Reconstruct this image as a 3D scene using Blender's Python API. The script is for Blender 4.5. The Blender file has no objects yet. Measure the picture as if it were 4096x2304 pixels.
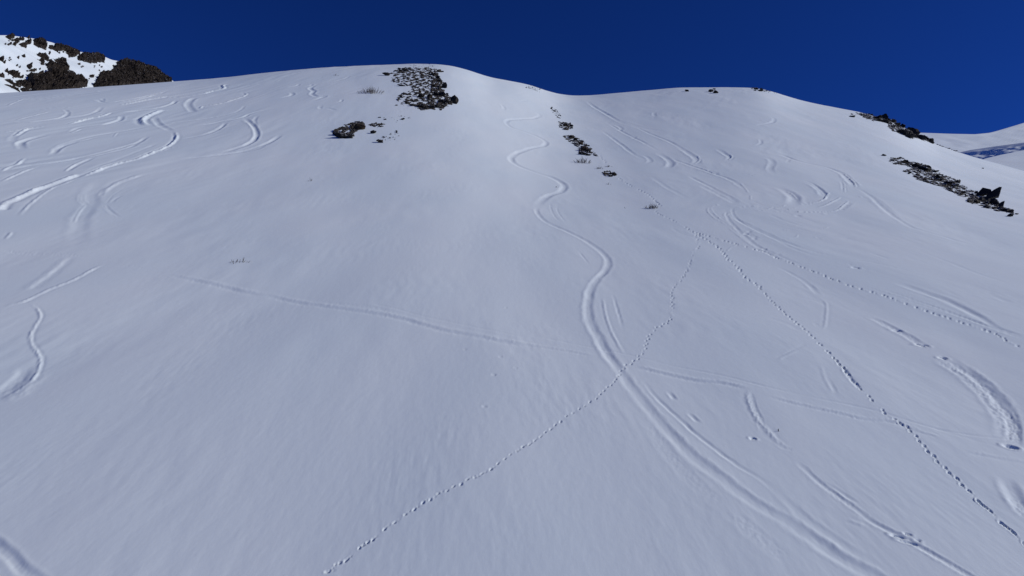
import bpy, bmesh, math, random
import numpy as np
from mathutils import Vector, Matrix, Euler

# ---------------------------------------------------------------- camera, sky, sun, exposure
SC = bpy.context.scene
COL = SC.collection
PITCH = math.radians(8.0)
FPX = 2718.0                      # focal length in pixels of the 4096 x 2304 photograph
CAMH = 10.0                       # the drone hovers ten metres over the slope
SUN_AZ, SUN_EL = math.radians(92.0), math.radians(26.0)   # azimuth clockwise from the view direction

SKY_TINT = (0.095, 0.265, 0.68)

cam_d = bpy.data.cameras.new('camera')
cam = bpy.data.objects.new('camera', cam_d); COL.objects.link(cam)
cam_d.sensor_width = 36.0
cam_d.lens = 36.0 * FPX / 4096.0
cam_d.clip_start = 0.5; cam_d.clip_end = 20000.0
cam.location = (0, 0, 0)
cam.rotation_euler = (math.pi / 2 + PITCH, 0, 0)
SC.camera = cam

world = bpy.data.worlds.new('World'); SC.world = world; world.use_nodes = True
wn = world.node_tree; wn.nodes.clear()
w_out = wn.nodes.new('ShaderNodeOutputWorld'); w_bg = wn.nodes.new('ShaderNodeBackground')
w_sky = wn.nodes.new('ShaderNodeTexSky'); w_sky.sky_type = 'NISHITA'
w_sky.sun_disc = False; w_sky.sun_elevation = SUN_EL; w_sky.sun_rotation = SUN_AZ
w_sky.altitude = 3500; w_sky.air_density = 0.8; w_sky.dust_density = 0.0; w_sky.ozone_density = 6.0
w_bg.inputs['Strength'].default_value = 0.10
w_tint = wn.nodes.new('ShaderNodeMix'); w_tint.data_type = 'RGBA'; w_tint.blend_type = 'MULTIPLY'   # the deep blue of high, dry air
w_tint.inputs['Factor'].default_value = 1.0; w_tint.inputs[7].default_value = (SKY_TINT[0], SKY_TINT[1], SKY_TINT[2], 1)
wn.links.new(w_sky.outputs[0], w_tint.inputs[6]); wn.links.new(w_tint.outputs[2], w_bg.inputs['Color']); wn.links.new(w_bg.outputs[0], w_out.inputs['Surface'])

sun_d = bpy.data.lights.new('sun', 'SUN'); sun_d.energy = 2.98; sun_d.angle = math.radians(0.55)
sun_d.color = (1.0, 0.97, 0.93)
sun = bpy.data.objects.new('sun', sun_d); COL.objects.link(sun)
SUNV = Vector((math.sin(SUN_AZ) * math.cos(SUN_EL), math.cos(SUN_AZ) * math.cos(SUN_EL), math.sin(SUN_EL)))
sun.rotation_euler = SUNV.to_track_quat('Z', 'Y').to_euler()

SC.view_settings.view_transform = 'Standard'; SC.view_settings.look = 'None'
SC.view_settings.exposure = 0.0; SC.view_settings.gamma = 1.0

random.seed(7)
RNG = np.random.default_rng(11)

# ---------------------------------------------------------------- noise
_perm = np.random.default_rng(3).permutation(256).astype(np.int32)
_perm = np.concatenate([_perm, _perm, _perm])
_ga = np.random.default_rng(4).uniform(0, 2 * np.pi, 256)
_gx, _gy = np.cos(_ga).astype(np.float32), np.sin(_ga).astype(np.float32)
def perlin(x, y):
    xi = np.floor(x).astype(np.int64); yi = np.floor(y).astype(np.int64)
    xf = (x - xi).astype(np.float32); yf = (y - yi).astype(np.float32)
    u = xf * xf * xf * (xf * (xf * 6 - 15) + 10); v = yf * yf * yf * (yf * (yf * 6 - 15) + 10)
    def g(ix, iy, dx, dy):
        h = _perm[_perm[ix & 255] + (iy & 255)]
        return _gx[h] * dx + _gy[h] * dy
    a = g(xi, yi, xf, yf); b = g(xi + 1, yi, xf - 1, yf)
    c = g(xi, yi + 1, xf, yf - 1); d = g(xi + 1, yi + 1, xf - 1, yf - 1)
    return (a + u * (b - a)) + v * ((c + u * (d - c)) - (a + u * (b - a)))
def fbm(x, y, o=4, gain=0.5):
    r = 0; a = 1.0; f = 1.0
    for k in range(o):
        r = r + a * perlin(x * f + 17.3 * k, y * f - 9.1 * k); a *= gain; f *= 2.03
    return r
def sstep(a, b, x):
    t = np.clip((x - a) / (b - a), 0, 1); return t * t * (3 - 2 * t)

# ---------------------------------------------------------------- pixel of the photograph -> azimuth, tangent of elevation
CP, SP = math.cos(PITCH), math.sin(PITCH)
def px_dir(px, py):
    px = np.asarray(px, float); py = np.asarray(py, float)
    xc = (px - 2048.0) / FPX; yc = (1152.0 - py) / FPX
    dx = xc; dy = CP - yc * SP; dz = SP + yc * CP
    h = np.hypot(dx, dy)
    return np.arctan2(dx, dy), dz / h

# ---------------------------------------------------------------- the main slope: height over the plan, from its skyline and fall line
GX, GY = 0.0, 0.37
sky_x = np.array([-3200,-1500,-700,0,200,420,700,900,1100,1300,1500,1650,1780,1850,1960,2050,2110,2160,2200,2260,2320,2400,2500,2600,2700,2800,3000,3060,3120,3200,3250,3380,3450,3550,3600,3650,3700,3730,3780,3830,3900,4000,4096,4600,5600,7300.])
sky_y = np.array([620,480,420,372,358,346,326,309,287,270,259,255,259,274,310,324,335,350,367,380,384,380,368,361,352,350,349,356,375,400,412,436,450,477,500,525,555,573,588,606,627,655,682,800,960,1150.])
rid_x = np.array([-3200,-1500,0,800,1650,1900,2300,2800,3100,3500,4096,5500,7300.])
rid_r = np.array([125,150,170,182,192,198,230,240,243,240,226,190,160.])
_dx = np.arange(-3200, 7301, 10.0)
def _smooth(y, n):
    k = np.hanning(2 * n + 3); k /= k.sum()
    return np.convolve(np.pad(y, (n + 1, n + 1), mode='edge'), k, mode='valid')
_sy = _smooth(np.interp(_dx, sky_x, sky_y), 7)
_rr = _smooth(np.interp(_dx, rid_x, rid_r), 30)
_ph, _tt = px_dir(_dx, _sy)
_ts = _smooth(_tt, 34)                # the ridge's outline as the slope below it follows it
def ridge_T(phi): return np.interp(phi, _ph, _tt)
def ridge_Ts(phi): return np.interp(phi, _ph, _ts)
def ridge_R(phi): return np.interp(phi, _ph, _rr)
def slope_t(phi, s):
    R = ridge_R(phi); T = ridge_T(phi); r = s * R
    m0 = GX * np.sin(phi) + GY * np.cos(phi)
    sc = np.clip(s, 0, 1)
    k = sstep(0.55, 1.0, sc)
    mR = ridge_Ts(phi) * (1 - k) + T * k + CAMH / R
    g = sc * sc * (3 - 2 * sc)
    t = m0 + (mR - m0) * g - CAMH / r
    over = np.clip(r - R, 0, None)
    tb = T - 0.006 * over * over / (1 + over / 60.0) / r
    return np.where(s <= 1, t, tb)
def relief(x, y):
    """broad swells of the snow cover"""
    return 0.34 * perlin(x / 26 + 3.1, y / 60 + 8.2) + 0.12 * perlin(x / 9 + 1.7, y / 24)
def base_xyz(px, py, tmax=0.9985):
    """the point of the slope that shows at this pixel"""
    phi, t = px_dir(px, py)
    lo = np.full(phi.shape, 0.02); hi = np.full(phi.shape, 1.0)
    for _ in range(46):
        mid = (lo + hi) / 2
        up = slope_t(phi, mid) < t
        lo = np.where(up, mid, lo); hi = np.where(up, hi, mid)
    s = np.minimum((lo + hi) / 2, tmax); r = s * ridge_R(phi)
    x, y = r * np.sin(phi), r * np.cos(phi)
    return x, y, r * slope_t(phi, s)
def ground_z(x, y):
    phi = np.arctan2(x, y); r = np.hypot(x, y)
    return r * slope_t(phi, r / ridge_R(phi)) + relief(x, y)
def px_size(x, y, z):
    return math.sqrt(x * x + y * y + z * z) / FPX      # metres per photograph pixel there

# grid: columns fan out from below the drone, rows climb to the ridge and over it
NC_IN, NC_SIDE, NR, NB = 1100, 45, 1130, 36
tphi = np.concatenate([np.linspace(-1.45, -0.80, NC_SIDE, endpoint=False), np.linspace(-0.80, 0.80, NC_IN), np.linspace(0.80, 1.45, NC_SIDE + 1)[1:]])
PHI = np.arctan(tphi)
_sd = np.linspace(0.04, 1.0, 6000)
_tc = slope_t(np.zeros_like(_sd), _sd)
_u = 0.80 * (_tc - _tc[0]) / (_tc[-1] - _tc[0]) + 0.20 * (_sd - _sd[0]) / (1 - _sd[0])
S_ROWS = np.interp(np.linspace(0, 1, NR), _u, _sd)
S_ALL = np.concatenate([S_ROWS, 1 + 0.9 * np.linspace(0, 1, NB + 1)[1:] ** 1.6])
PH2, S2 = np.meshgrid(PHI, S_ALL)
RC = ridge_R(PHI)
RAD = S2 * RC[None, :]
X = RAD * np.sin(PH2); Y = RAD * np.cos(PH2)
Z = RAD * slope_t(PH2, S2) + relief(X, Y)
D = np.zeros_like(X, dtype=np.float32)

# wind ripple down the fall line, finer near the camera
wx = X + 0.10 * Y
D += 0.019 * perlin(wx / 0.55 + 0.7 * perlin(X / 3, Y / 3), Y / 2.2) * np.clip(0.15 + 1.4 * perlin(X / 6, Y / 9), 0, 1) 
D += 0.042 * perlin(wx / 1.5 + 5, Y / 4.0) * np.clip(0.2 + 1.3 * perlin(X / 11 + 4, Y / 14), 0, 1)
D += 0.060 * perlin(wx / 4.3 + 9, Y / 11.0)
D += 0.0022 * fbm(X / 0.30, Y / 0.7, 2)
patchy = np.clip(0.1 + 1.6 * perlin(X / 3.7 + 2.2, Y / 5.5 + 6.1), 0, 1)
D += 0.0085 * perlin(wx / 0.26 + 0.8 * perlin(X / 2.1, Y / 2.4), Y / 1.1) * patchy
D += 0.0050 * perlin(wx / 0.11 + 4, Y / 0.7 + 3) * patchy * np.clip(1.3 - Y / 40, 0, 1)
# old, wind-softened skiing on both upper sides
ml = sstep(22, 50, -X) * sstep(55, 80, Y); mr = sstep(12, 30, X) * sstep(48, 75, Y)
wl = X - 0.25 * Y
D += (ml * 0.11 * perlin(wl / 1.5 + 3 * perlin(X / 30, Y / 30), Y / 13) * np.clip(0.25 + 1.5 * perlin(X / 9 + 8, Y / 17), 0, 1)).astype(np.float32)
D += (ml * 0.05 * perlin(wl / 0.7 + 2 * perlin(X / 20, Y / 20), Y / 8) * np.clip(0.2 + 1.5 * perlin(X / 7 + 3, Y / 13), 0, 1)).astype(np.float32)
D += (mr * 0.09 * fbm((X - 0.25 * Y) / 2.6 + 2 * perlin(X / 25, Y / 25), Y / 7.5, 3) * np.clip(0.15 + 1.5 * perlin(X / 12 + 5, Y / 22 + 1), 0, 1)).astype(np.float32)

def cat(pts, n=8):
    """Catmull-Rom through the points"""
    p = np.array(pts, float)
    if len(p) < 3:
        return np.array([p[0] + (p[-1] - p[0]) * k / (2 * n) for k in range(2 * n + 1)])
    q = np.vstack([2 * p[0] - p[1], p, 2 * p[-1] - p[-2]]); out = []
    for i in range(1, len(q) - 2):
        a, b, c, d = q[i - 1], q[i], q[i + 1], q[i + 2]
        for k in range(n):
            t = k / n
            out.append(0.5 * ((2 * b) + (-a + c) * t + (2 * a - 5 * b + 4 * c - d) * t * t + (-a + 3 * b - 3 * c + d) * t ** 3))
    out.append(q[-2]); return np.array(out)

FR = dict(A=(0,100,2.3418), B=(1100,200,2.576), C=(2000,250,2.415), D=(3000,300,2.3504), E=(0,700,2.07), F=(1000,900,2.07),
          G=(2000,800,2.07), H=(2900,800,2.0702), I=(0,1500,1.8023), J=(1200,1500,1.8023), K=(2300,1400,1.603), L=(3100,1400,1.6024),
          P=(1500,240,6.587), Q=(3500,600,4.322), N=(3380,420,5.855), W=(0,120,3.578), O=(0,0,1.0), V=(2750,600,3.22), U=(0,300,2.342), X=(2048,1152,1.258))
def pxs(fr, pts):
    ox, oy, k = FR[fr]
    return [(ox + a / k, oy + b / k) for a, b in pts]

def window(x0, x1, y0, y1):
    cx = np.array([x0, x1, x0, x1]); cy = np.array([y0, y0, y1, y1])
    tp = cx / np.maximum(cy, 1e-3)
    c0, c1 = np.searchsorted(tphi, tp.min()) - 1, np.searchsorted(tphi, tp.max()) + 1
    rr = np.hypot(cx, cy); rlo = rr.min() if not (x0 < 0 < x1) else min(rr.min(), y0)
    c0, c1 = max(c0, 0), min(c1, len(tphi))
    if c1 <= c0: return None
    Rw = RC[c0:c1]
    r0, r1 = np.searchsorted(S_ALL, rlo / Rw.max()) - 1, np.searchsorted(S_ALL, rr.max() / Rw.min()) + 1
    r0, r1 = max(r0, 0), min(r1, len(S_ALL))
    if r1 <= r0: return None
    return slice(r0, r1), slice(c0, c1)

def carve(paths, wpx, depth, kind='trough', bl=0.35, br=0.35, rough=0.3, fade=0.12, wm=None):
    """paths: photograph pixels. wpx: half width in photograph pixels at the middle of the track; depth: share of that width."""
    p = cat(paths)
    x, y, z = base_xyz(p[:, 0], p[:, 1])
    k = len(x) // 2
    far = sstep(40, 120, y[k])
    w = wm or max(0.10, wpx * (1 + 0.28 * far) * px_size(x[k], y[k], z[k]))
    d = depth * w * (1 + 0.5 * far)
    # resample in plan
    seg = np.hypot(np.diff(x), np.diff(y)); L = np.concatenate([[0], np.cumsum(seg)])
    n = int(np.clip(L[-1] / max(w * 0.8, 0.25), 6, 260))
    lq = np.linspace(0, L[-1], n); x = np.interp(lq, L, x); y = np.interp(lq, L, y)
    reach = w * 3.2
    W = window(x.min() - reach, x.max() + reach, max(y.min() - reach, 1), y.max() + reach)
    if W is None: return
    XX, YY = X[W], Y[W]
    best = np.full(XX.shape, 1e9, np.float32); sgn = np.zeros(XX.shape, np.float32); al = np.zeros(XX.shape, np.float32)
    R0, C0 = W[0].start, W[1].start
    for i in range(n - 1):
        w2 = window(min(x[i], x[i+1]) - reach, max(x[i], x[i+1]) + reach, max(min(y[i], y[i+1]) - reach, 1), max(y[i], y[i+1]) + reach)
        if w2 is None: continue
        a = slice(max(w2[0].start - R0, 0), max(w2[0].stop - R0, 0)); b = slice(max(w2[1].start - C0, 0), max(w2[1].stop - C0, 0))
        xs, ys = XX[a, b], YY[a, b]
        if xs.size == 0: continue
        ex, ey = x[i+1] - x[i], y[i+1] - y[i]; e2 = ex * ex + ey * ey + 1e-9
        t = np.clip(((xs - x[i]) * ex + (ys - y[i]) * ey) / e2, 0, 1)
        qx, qy = xs - x[i] - t * ex, ys - y[i] - t * ey
        dd = np.hypot(qx, qy)
        m = dd < best[a, b]
        best[a, b] = np.where(m, dd, best[a, b])
        sgn[a, b] = np.where(m, np.sign(ex * (ys - y[i]) - ey * (xs - x[i])) * -1, sgn[a, b])   # + to the right of travel
        al[a, b] = np.where(m, (lq[i] + t * (lq[i+1] - lq[i])) / L[-1], al[a, b])
    u = best / w
    sd = sgn * u
    f = sstep(0, fade, al) * sstep(0, fade, 1 - al) if fade > 0 else 1.0
    nz = 1 + rough * 2.2 * perlin(XX / (w * 0.9) + 7, YY / (w * 0.9)) + rough * perlin(XX / (w * 0.4), YY / (w * 0.4) + 3)
    wob = 1 + 0.5 * rough * perlin(XX / (w * 2.5) + 1, YY / (w * 2.5) + 2)
    ss = sd * wob + 0.30 * perlin(XX / (w * 5) + 13, YY / (w * 5) + 5); us = np.abs(ss)
    f = f * np.clip(0.9 + 0.8 * perlin(al * L[-1] / (w * 7) + 31.7 * len(paths), al * 0 + wpx), 0.4, 1.5)
    if kind == 'trough':
        h = -(1 - sstep(0.2, 1.15, us))
        h = h + 0.18 * (1 - sstep(0.3, 1.0, us)) * perlin(XX / (w * 0.5) + 2, YY / (w * 1.6))
        h = h + bl * np.exp(-((ss + 1.3) / 0.36) ** 2) * nz + br * np.exp(-((ss - 1.3) / 0.36) ** 2) * nz
    elif kind == 'berm':
        h = np.exp(-(ss / 0.62) ** 2) * nz - bl * np.exp(-((ss + 1.3) / 0.6) ** 2) - br * np.exp(-((ss - 1.3) / 0.6) ** 2)
    elif kind == 'step':            # the side to the left of travel stands higher
        h = 0.5 * np.clip(-ss / 0.5, -1, 1) * (1 - sstep(0.8, 2.8, us)) * nz
    elif kind == 'churn':           # trampled, lumpy snow
        env = 1 - sstep(0.5, 1.3, us)
        lum = perlin(XX / (w * 0.5), YY / (w * 0.55)) + 0.5 * perlin(XX / (w * 0.25) + 9, YY / (w * 0.27))
        h = env * (-0.4 + 0.85 * lum) + 0.25 * np.exp(-((us - 1.3) / 0.35) ** 2) * nz
    h = np.where(u < 3.2, h, 0) * f
    D[W] += (d * h).astype(np.float32)

def dent(px, py, rx, ry, depth, ang=0.0, rim=0.2):
    """a paw print: an oval hole with steep walls; sizes in metres, ang is its heading in plan"""
    x, y, z = [float(v[0]) for v in base_xyz(np.array([px]), np.array([py]))]
    dent_xy(x, y, rx, ry, depth, ang, rim)
def dent_xy(x, y, rx, ry, depth, ang, rim=0.2):
    rr = max(rx, ry) * 2.2
    W = window(x - rr, x + rr, max(y - rr, 1), y + rr)
    if W is None: return
    dx, dy = X[W] - x, Y[W] - y
    ca, sa = math.cos(ang), math.sin(ang)
    a = (dx * ca + dy * sa) / rx; b = (-dx * sa + dy * ca) / ry
    u = np.sqrt(a * a + b * b)
    h = -(1 - sstep(0.45, 1.05, u)) + rim * np.exp(-((u - 1.35) / 0.28) ** 2)
    D[W] += (depth * np.where(u < 2.2, h, 0)).astype(np.float32)

# ---- ski tracks and other marks in the snow (listed along the photograph's own lines)
TRACK_DEPTH = dict(A=.80, B=.60, C=.38, D=.36, H=.42, V=.75, U=.72, G=.62, K=.70, E=.62, L=.58, F=.6, I=.8, O=.8)
TRACKS = [
 # frame, kind, half width px, depth, options, points
 # long central turn track
 ('C','trough',9,.30,dict(bl=.2,br=.1,rough=.2),[(250,470),(340,480),(385,512),(330,540),(200,552),(85,562),(62,590),(110,630),(230,670),(340,708),(420,748),(447,785),(400,812),(280,835),(150,885),(105,930),(140,975),(240,1020),(380,1070),(500,1105),(590,1160),(622,1200),(580,1250),(470,1290),(385,1350),(345,1430)]),
 ('G','trough',15,.22,dict(bl=.2,br=.4,rough=.25,fade=.06),[(310,60),(305,95),(330,140),(390,190),(480,235),(580,280),(700,340),(810,410),(885,480),(895,545),(860,600),(795,670),(750,750),(735,840),(730,930),(760,1040),(830,1160),(880,1250),(950,1350),(1010,1430)]),
 ('K','trough',30,.125,dict(bl=.45,br=.2,rough=.45,fade=.05),[(175,0),(240,70),(320,180),(430,330),(540,460),(660,590),(790,710),(920,810),(1050,910),(1180,1000),(1330,1080),(1480,1180),(1650,1300),(1900,1440),(2150,1580),(2400,1720)]),
 ('K','trough',5,.3,dict(bl=.0,br=.4,rough=.1),[(390,140),(460,220),(520,300),(640,410),(760,520),(900,630),(1050,740),(1200,830),(1400,1000)]),
 ('G','trough',4,.3,dict(rough=.1),[(420,10),(420,70),(460,150),(540,220)]), ('G','trough',4,.3,dict(rough=.1),[(480,40),(475,90),(510,150),(560,210)]),
 ('G','trough',4,.3,dict(rough=.1),[(640,420),(700,490),(740,540)]), ('G','berm',4,.3,dict(rough=.2),[(850,800),(870,930),(910,1060),(970,1180),(1030,1280)]),
 ('G','trough',5,.25,dict(rough=.2),[(930,760),(970,900),(1000,1000),(1020,1090)]),
 # traverse across the slope
 ('E','step',12,.35,dict(rough=.35,fade=.2),[(1400,825),(1550,850),(1700,882),(1850,910),(2000,945),(2250,990)]),
 ('F','step',14,.38,dict(rough=.4),[(100,548),(300,600),(500,640),(700,675),(900,705),(1100,738),(1250,765),(1450,822),(1600,865),(1800,902),(2000,945),(2200,985),(2450,1015)]),
 ('F','churn',16,.12,dict(fade=.3),[(500,620),(750,650),(950,670),(1150,715),(1300,740)]),
 ('F','trough',7,.2,dict(rough=.15),[(950,640),(1200,690),(1400,745),(1650,800),(1850,845),(2100,895),(2350,940)]),
 ('G','step',9,.4,dict(rough=.5),[(0,1160),(150,1185),(300,1210),(450,1232),(600,1255),(780,1290)]),
 ('G','trough',7,.18,dict(rough=.1),[(0,1085),(250,1120),(500,1168),(750,1215),(1000,1262),(1300,1330),(1600,1400)]),
 ('K','step',13,.38,dict(rough=.4),[(380,100),(470,118),(550,137),(680,165),(800,190),(920,200),(1040,225),(1130,250)]),
 ('K','trough',8,.2,dict(rough=.1),[(450,60),(600,90),(730,115),(950,160),(1120,205),(1280,245),(1600,310)]),
 ('L','step',9,.4,dict(rough=.6),[(-60,285),(80,325),(200,352),(300,375),(420,398),(560,430),(760,450),(900,500),(1060,545)]),
 ('L','trough',8,.2,dict(rough=.1),[(0,255),(300,310),(600,370),(850,440),(1100,510),(1400,590),(1600,620)]),
 ('L','step',8,.26,dict(rough=.4),[(1230,640),(1340,655),(1450,675),(1620,700)]),
 # left-hand slope
 ('A','berm',7,.50,dict(rough=.5,bl=.5,br=.2),[(700,1460),(840,1400),(1000,1340),(1150,1295),(1300,1260),(1450,1195),(1580,1140),(1640,1085),(1655,1040),(1630,990)]),
 ('E','berm',13,.45,dict(rough=.4,bl=.6,br=.2,fade=.05),[(640,0),(480,60),(380,95),(280,130),(150,190),(30,240),(-30,300)]),
 ('E','berm',6,.3,dict(rough=.4),[(700,5),(550,70),(420,120),(250,240),(150,350)]),
 ('A','berm',9,.36,dict(rough=.45,bl=.4),[(1600,793),(1500,800),(1400,840),(1330,885),(1345,920),(1400,940)]),
 ('A','trough',9,.2,dict(),[(1440,850),(1455,890),(1500,935),(1560,970),(1620,1000)]),
 ('A','berm',4,.4,dict(rough=.4),[(1560,625),(1450,655),(1300,695),(1150,720),(980,732)]),
 ('A','berm',5,.4,dict(rough=.6),[(1610,660),(1400,695),(1200,735),(1080,755)]),
 ('A','berm',4,.4,dict(rough=.8),[(2285,620),(2303,650),(2200,690),(2050,735),(1900,757),(1870,790)]),
 ('A','berm',4,.3,dict(),[(2450,545),(2280,570)]),
 ('A','berm',5,.4,dict(rough=.5),[(2200,540),(2090,560),(2100,590),(2000,615),(1900,640),(1700,665)]),
 ('A','trough',6,.3,dict(),[(1660,700),(1600,745),(1450,780),(1300,800),(1100,830)]),
 ('A','berm',5,.45,dict(rough=.5),[(1040,815),(950,850),(830,875),(640,925)]),
 ('A','trough',7,.3,dict(),[(1140,850),(1130,885),(1030,915),(940,935)]),
 ('A','berm',4,.3,dict(),[(740,760),(600,780)]), ('A','berm',4,.3,dict(),[(480,805),(250,860),(130,893)]),
 ('A','trough',7,.3,dict(),[(640,830),(600,860),(450,885),(250,905),(120,893)]),
 ('A','berm',5,.4,dict(rough=.5),[(460,945),(380,950),(250,970),(130,1040)]), ('A','berm',4,.4,dict(),[(250,965),(30,1000)]),
 ('A','berm',4,.3,dict(),[(760,965),(660,1005)]),
 ('A','trough',8,.3,dict(),[(1380,1040),(1300,1100),(1150,1150),(850,1225),(600,1275),(400,1300),(200,1310)]),
 ('A','trough',8,.25,dict(),[(960,1040),(700,1100),(560,1150),(480,1220)]),
 ('A','trough',10,.25,dict(),[(480,1015),(330,1050),(200,1095),(215,1130)]),
 ('A','trough',9,.25,dict(),[(1850,670),(1780,710),(1770,760),(1830,820)]),
 ('A','trough',6,.3,dict(),[(2500,800),(2350,830),(2270,870),(2100,900),(1900,940),(1700,950)]),
 ('A','trough',5,.3,dict(),[(2080,850),(1900,880),(1700,905),(1500,920)]),
 ('A','trough',8,.3,dict(),[(2290,870),(2370,950),(2405,1020),(2385,1080),(2300,1130),(2200,1165)]),
 ('A','trough',6,.3,dict(),[(2130,910),(2050,980),(1900,1040),(1700,1075)]),
 ('A','trough',8,.3,dict(),[(2640,1040),(2576,1075),(2450,1130),(2300,1180),(2100,1220),(1900,1245),(1700,1260)]),
 ('A','trough',6,.2,dict(),[(2420,850),(2385,900),(2400,960)]),
 ('A','berm',6,.35,dict(),[(230,1240),(170,1290),(80,1330),(0,1370)]), ('A','berm',6,.35,dict(),[(370,1320),(250,1360),(150,1400),(0,1470)]),
 ('A','trough',8,.25,dict(),[(900,1240),(800,1280),(700,1330),(600,1390)]),
 ('A','berm',3,.3,dict(),[(1080,610),(880,625)]), ('A','berm',3,.3,dict(),[(720,700),(640,705)]), ('A','berm',3,.3,dict(),[(860,645),(620,665),(420,690),(150,720)]),
 ('A','berm',3,.3,dict(),[(1960,560),(1760,578)]), ('A','berm',3,.25,dict(),[(600,760),(300,800)]), ('A','trough',5,.25,dict(),[(960,690),(960,720),(920,700)]),
 ('A','berm',3,.25,dict(),[(1100,1000),(1060,1050)]), ('A','berm',4,.3,dict(rough=.7),[(1700,1150),(1600,1160),(1480,1200)]),
 ('B','berm',3,.4,dict(rough=.7),[(300,225),(220,237),(140,245)]), ('B','berm',3,.4,dict(),[(60,300),(0,320)]),
 ('B','trough',7,.3,dict(),[(150,430),(178,445),(170,465),(90,485),(0,500)]), ('B','trough',5,.3,dict(),[(380,345),(370,360),(290,375)]),
 ('B','trough',5,.3,dict(),[(260,335),(230,360),(150,380),(0,395)]),
 ('B','trough',7,.3,dict(),[(500,330),(430,350),(365,390),(400,420),(380,450),(430,480),(515,478),(400,520),(240,550)]),
 ('B','trough',5,.3,dict(),[(690,510),(680,535),(610,550)]), ('B','trough',7,.25,dict(),[(480,565),(468,605),(550,605),(650,635)]),
 ('B','trough',4,.3,dict(),[(775,255),(740,280),(640,310),(520,335)]), ('B','trough',3,.3,dict(),[(730,375),(640,390)]), ('B','trough',3,.3,dict(),[(500,270),(440,290),(330,305)]),
 ('E','berm',11,.22,dict(rough=.3),[(1180,0),(1000,60),(900,110),(840,160)]),
 ('E','trough',24,.11,dict(bl=.2,br=.3,rough=.4),[(900,20),(800,90),(755,150),(760,230),(700,320),(660,420),(650,520),(660,610)]),
 ('E','trough',8,.18,dict(),[(860,245),(920,310),(1000,360)]), ('E','trough',6,.2,dict(),[(1030,165),(960,200),(920,240)]),
 ('E','step',12,.3,dict(rough=.2),[(220,960),(330,880),(450,790),(580,675)]),
 ('E','berm',9,.42,dict(rough=.3,bl=.5,br=.1),[(880,730),(750,790),(600,870),(400,950),(200,1045),(100,1070),(-30,1120)]),
 ('E','churn',9,.2,dict(),[(0,620),(150,640),(300,650),(450,655),(720,675)]), ('E','berm',7,.3,dict(),[(90,480),(60,520),(30,535)]),
 ('E','churn',8,.12,dict(),[(1000,760),(1100,755),(1200,775)]),
 ('O','trough',26,.16,dict(bl=.05,br=.1,rough=.5,fade=.3),[(112,1445),(95,1475),(50,1515),(0,1545),(-60,1570)]),
 ('O','berm',8,.30,dict(rough=.7,bl=.5,br=.05,fade=.15),[(112,1212),(146,1234),(161,1262),(142,1294),(122,1333),(126,1368),(150,1398),(162,1425),(150,1470),(118,1512),(60,1550),(0,1575),(-60,1595)]),
 ('I','step',24,.22,dict(rough=.5,fade=.2),[(250,-60),(215,-10),(160,40),(100,90),(0,140),(-60,170)]),
 ('I','trough',20,.26,dict(bl=.2,br=.1,rough=.1,fade=.1),[(-520,900),(-260,1020),(-60,1150),(0,1195),(70,1250),(140,1330),(230,1405),(330,1470),(450,1540)]),
 ('U','trough',6,.28,dict(rough=.3),[(1580,150),(1450,185),(1200,235),(1000,262),(880,230)]), ('U','berm',3,.3,dict(rough=.6),[(2450,72),(2350,90),(2260,100)]), ('U','berm',3,.3,dict(),[(2250,95),(2120,90),(2080,110)]),
 ('U','berm',3,.35,dict(rough=.4),[(1850,185),(1700,205),(1500,210),(1350,230)]), ('U','trough',6,.25,dict(),[(1660,240),(1560,290),(1400,325),(1200,345),(1080,350),(900,350)]),
 ('U','berm',3,.3,dict(),[(860,175),(600,190),(380,205),(150,245)]), ('U','berm',3,.25,dict(),[(400,205),(250,215),(60,290)]), ('U','trough',5,.25,dict(),[(600,320),(640,360),(560,400),(380,430),(150,440)]),
 ('U','trough',6,.25,dict(),[(960,300),(900,345),(780,380),(640,395)]), ('U','berm',4,.35,dict(rough=.5),[(1040,350),(960,385),(850,405),(720,435),(620,460)]),
 ('U','trough',7,.22,dict(),[(1140,380),(1120,415),(1020,450),(880,468),(740,490),(660,530)]), ('U','trough',9,.2,dict(),[(1400,480),(1150,525),(880,570),(680,625),(560,670),(490,740)]),
 ('U','trough',8,.25,dict(),[(1390,570),(1300,640),(1200,690),(1000,740),(800,780),(560,815),(350,840),(170,870),(0,900)]), ('U','berm',5,.3,dict(),[(800,800),(700,840),(600,910)]),
 ('U','trough',10,.16,dict(),[(400,575),(300,590),(190,630),(215,690)]), ('U','trough',9,.16,dict(),[(430,490),(230,520),(140,570),(110,620)]),
 ('U','trough',6,.24,dict(),[(2576,320),(2400,350),(2250,405),(2100,440),(1900,465),(1650,480)]), ('U','trough',5,.24,dict(),[(2300,280),(2230,340),(2050,390),(1850,420),(1650,440),(1480,455)]),
 ('U','trough',7,.24,dict(),[(2120,450),(2020,520),(1880,570),(1700,605)]), ('U','trough',9,.22,dict(),[(2280,410),(2370,480),(2405,550),(2370,620),(2250,680),(2050,740)]),
 ('U','trough',10,.22,dict(),[(2640,560),(2500,650),(2350,710),(2100,745),(1850,780),(1650,795)]), ('U','trough',8,.14,dict(),[(1500,640),(1300,720),(1100,800),(900,870),(780,930)]),
 ('U','berm',4,.3,dict(rough=.3),[(1600,650),(1450,740),(1250,800)]), ('U','trough',6,.2,dict(),[(1300,950),(1150,1000),(1000,1060),(930,1150)]), ('U','trough',4,.2,dict(),[(1180,1050),(1060,1130),(990,1210)]),
 ('U','berm',3,.2,dict(),[(1100,1340),(1000,1260),(975,1220)]), ('U','berm',5,.2,dict(),[(800,1220),(740,1290),(690,1390)]), ('U','churn',8,.15,dict(),[(760,1120),(760,1180),(820,1230)]),
 # thin rims thrown up by the turns on the right
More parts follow.
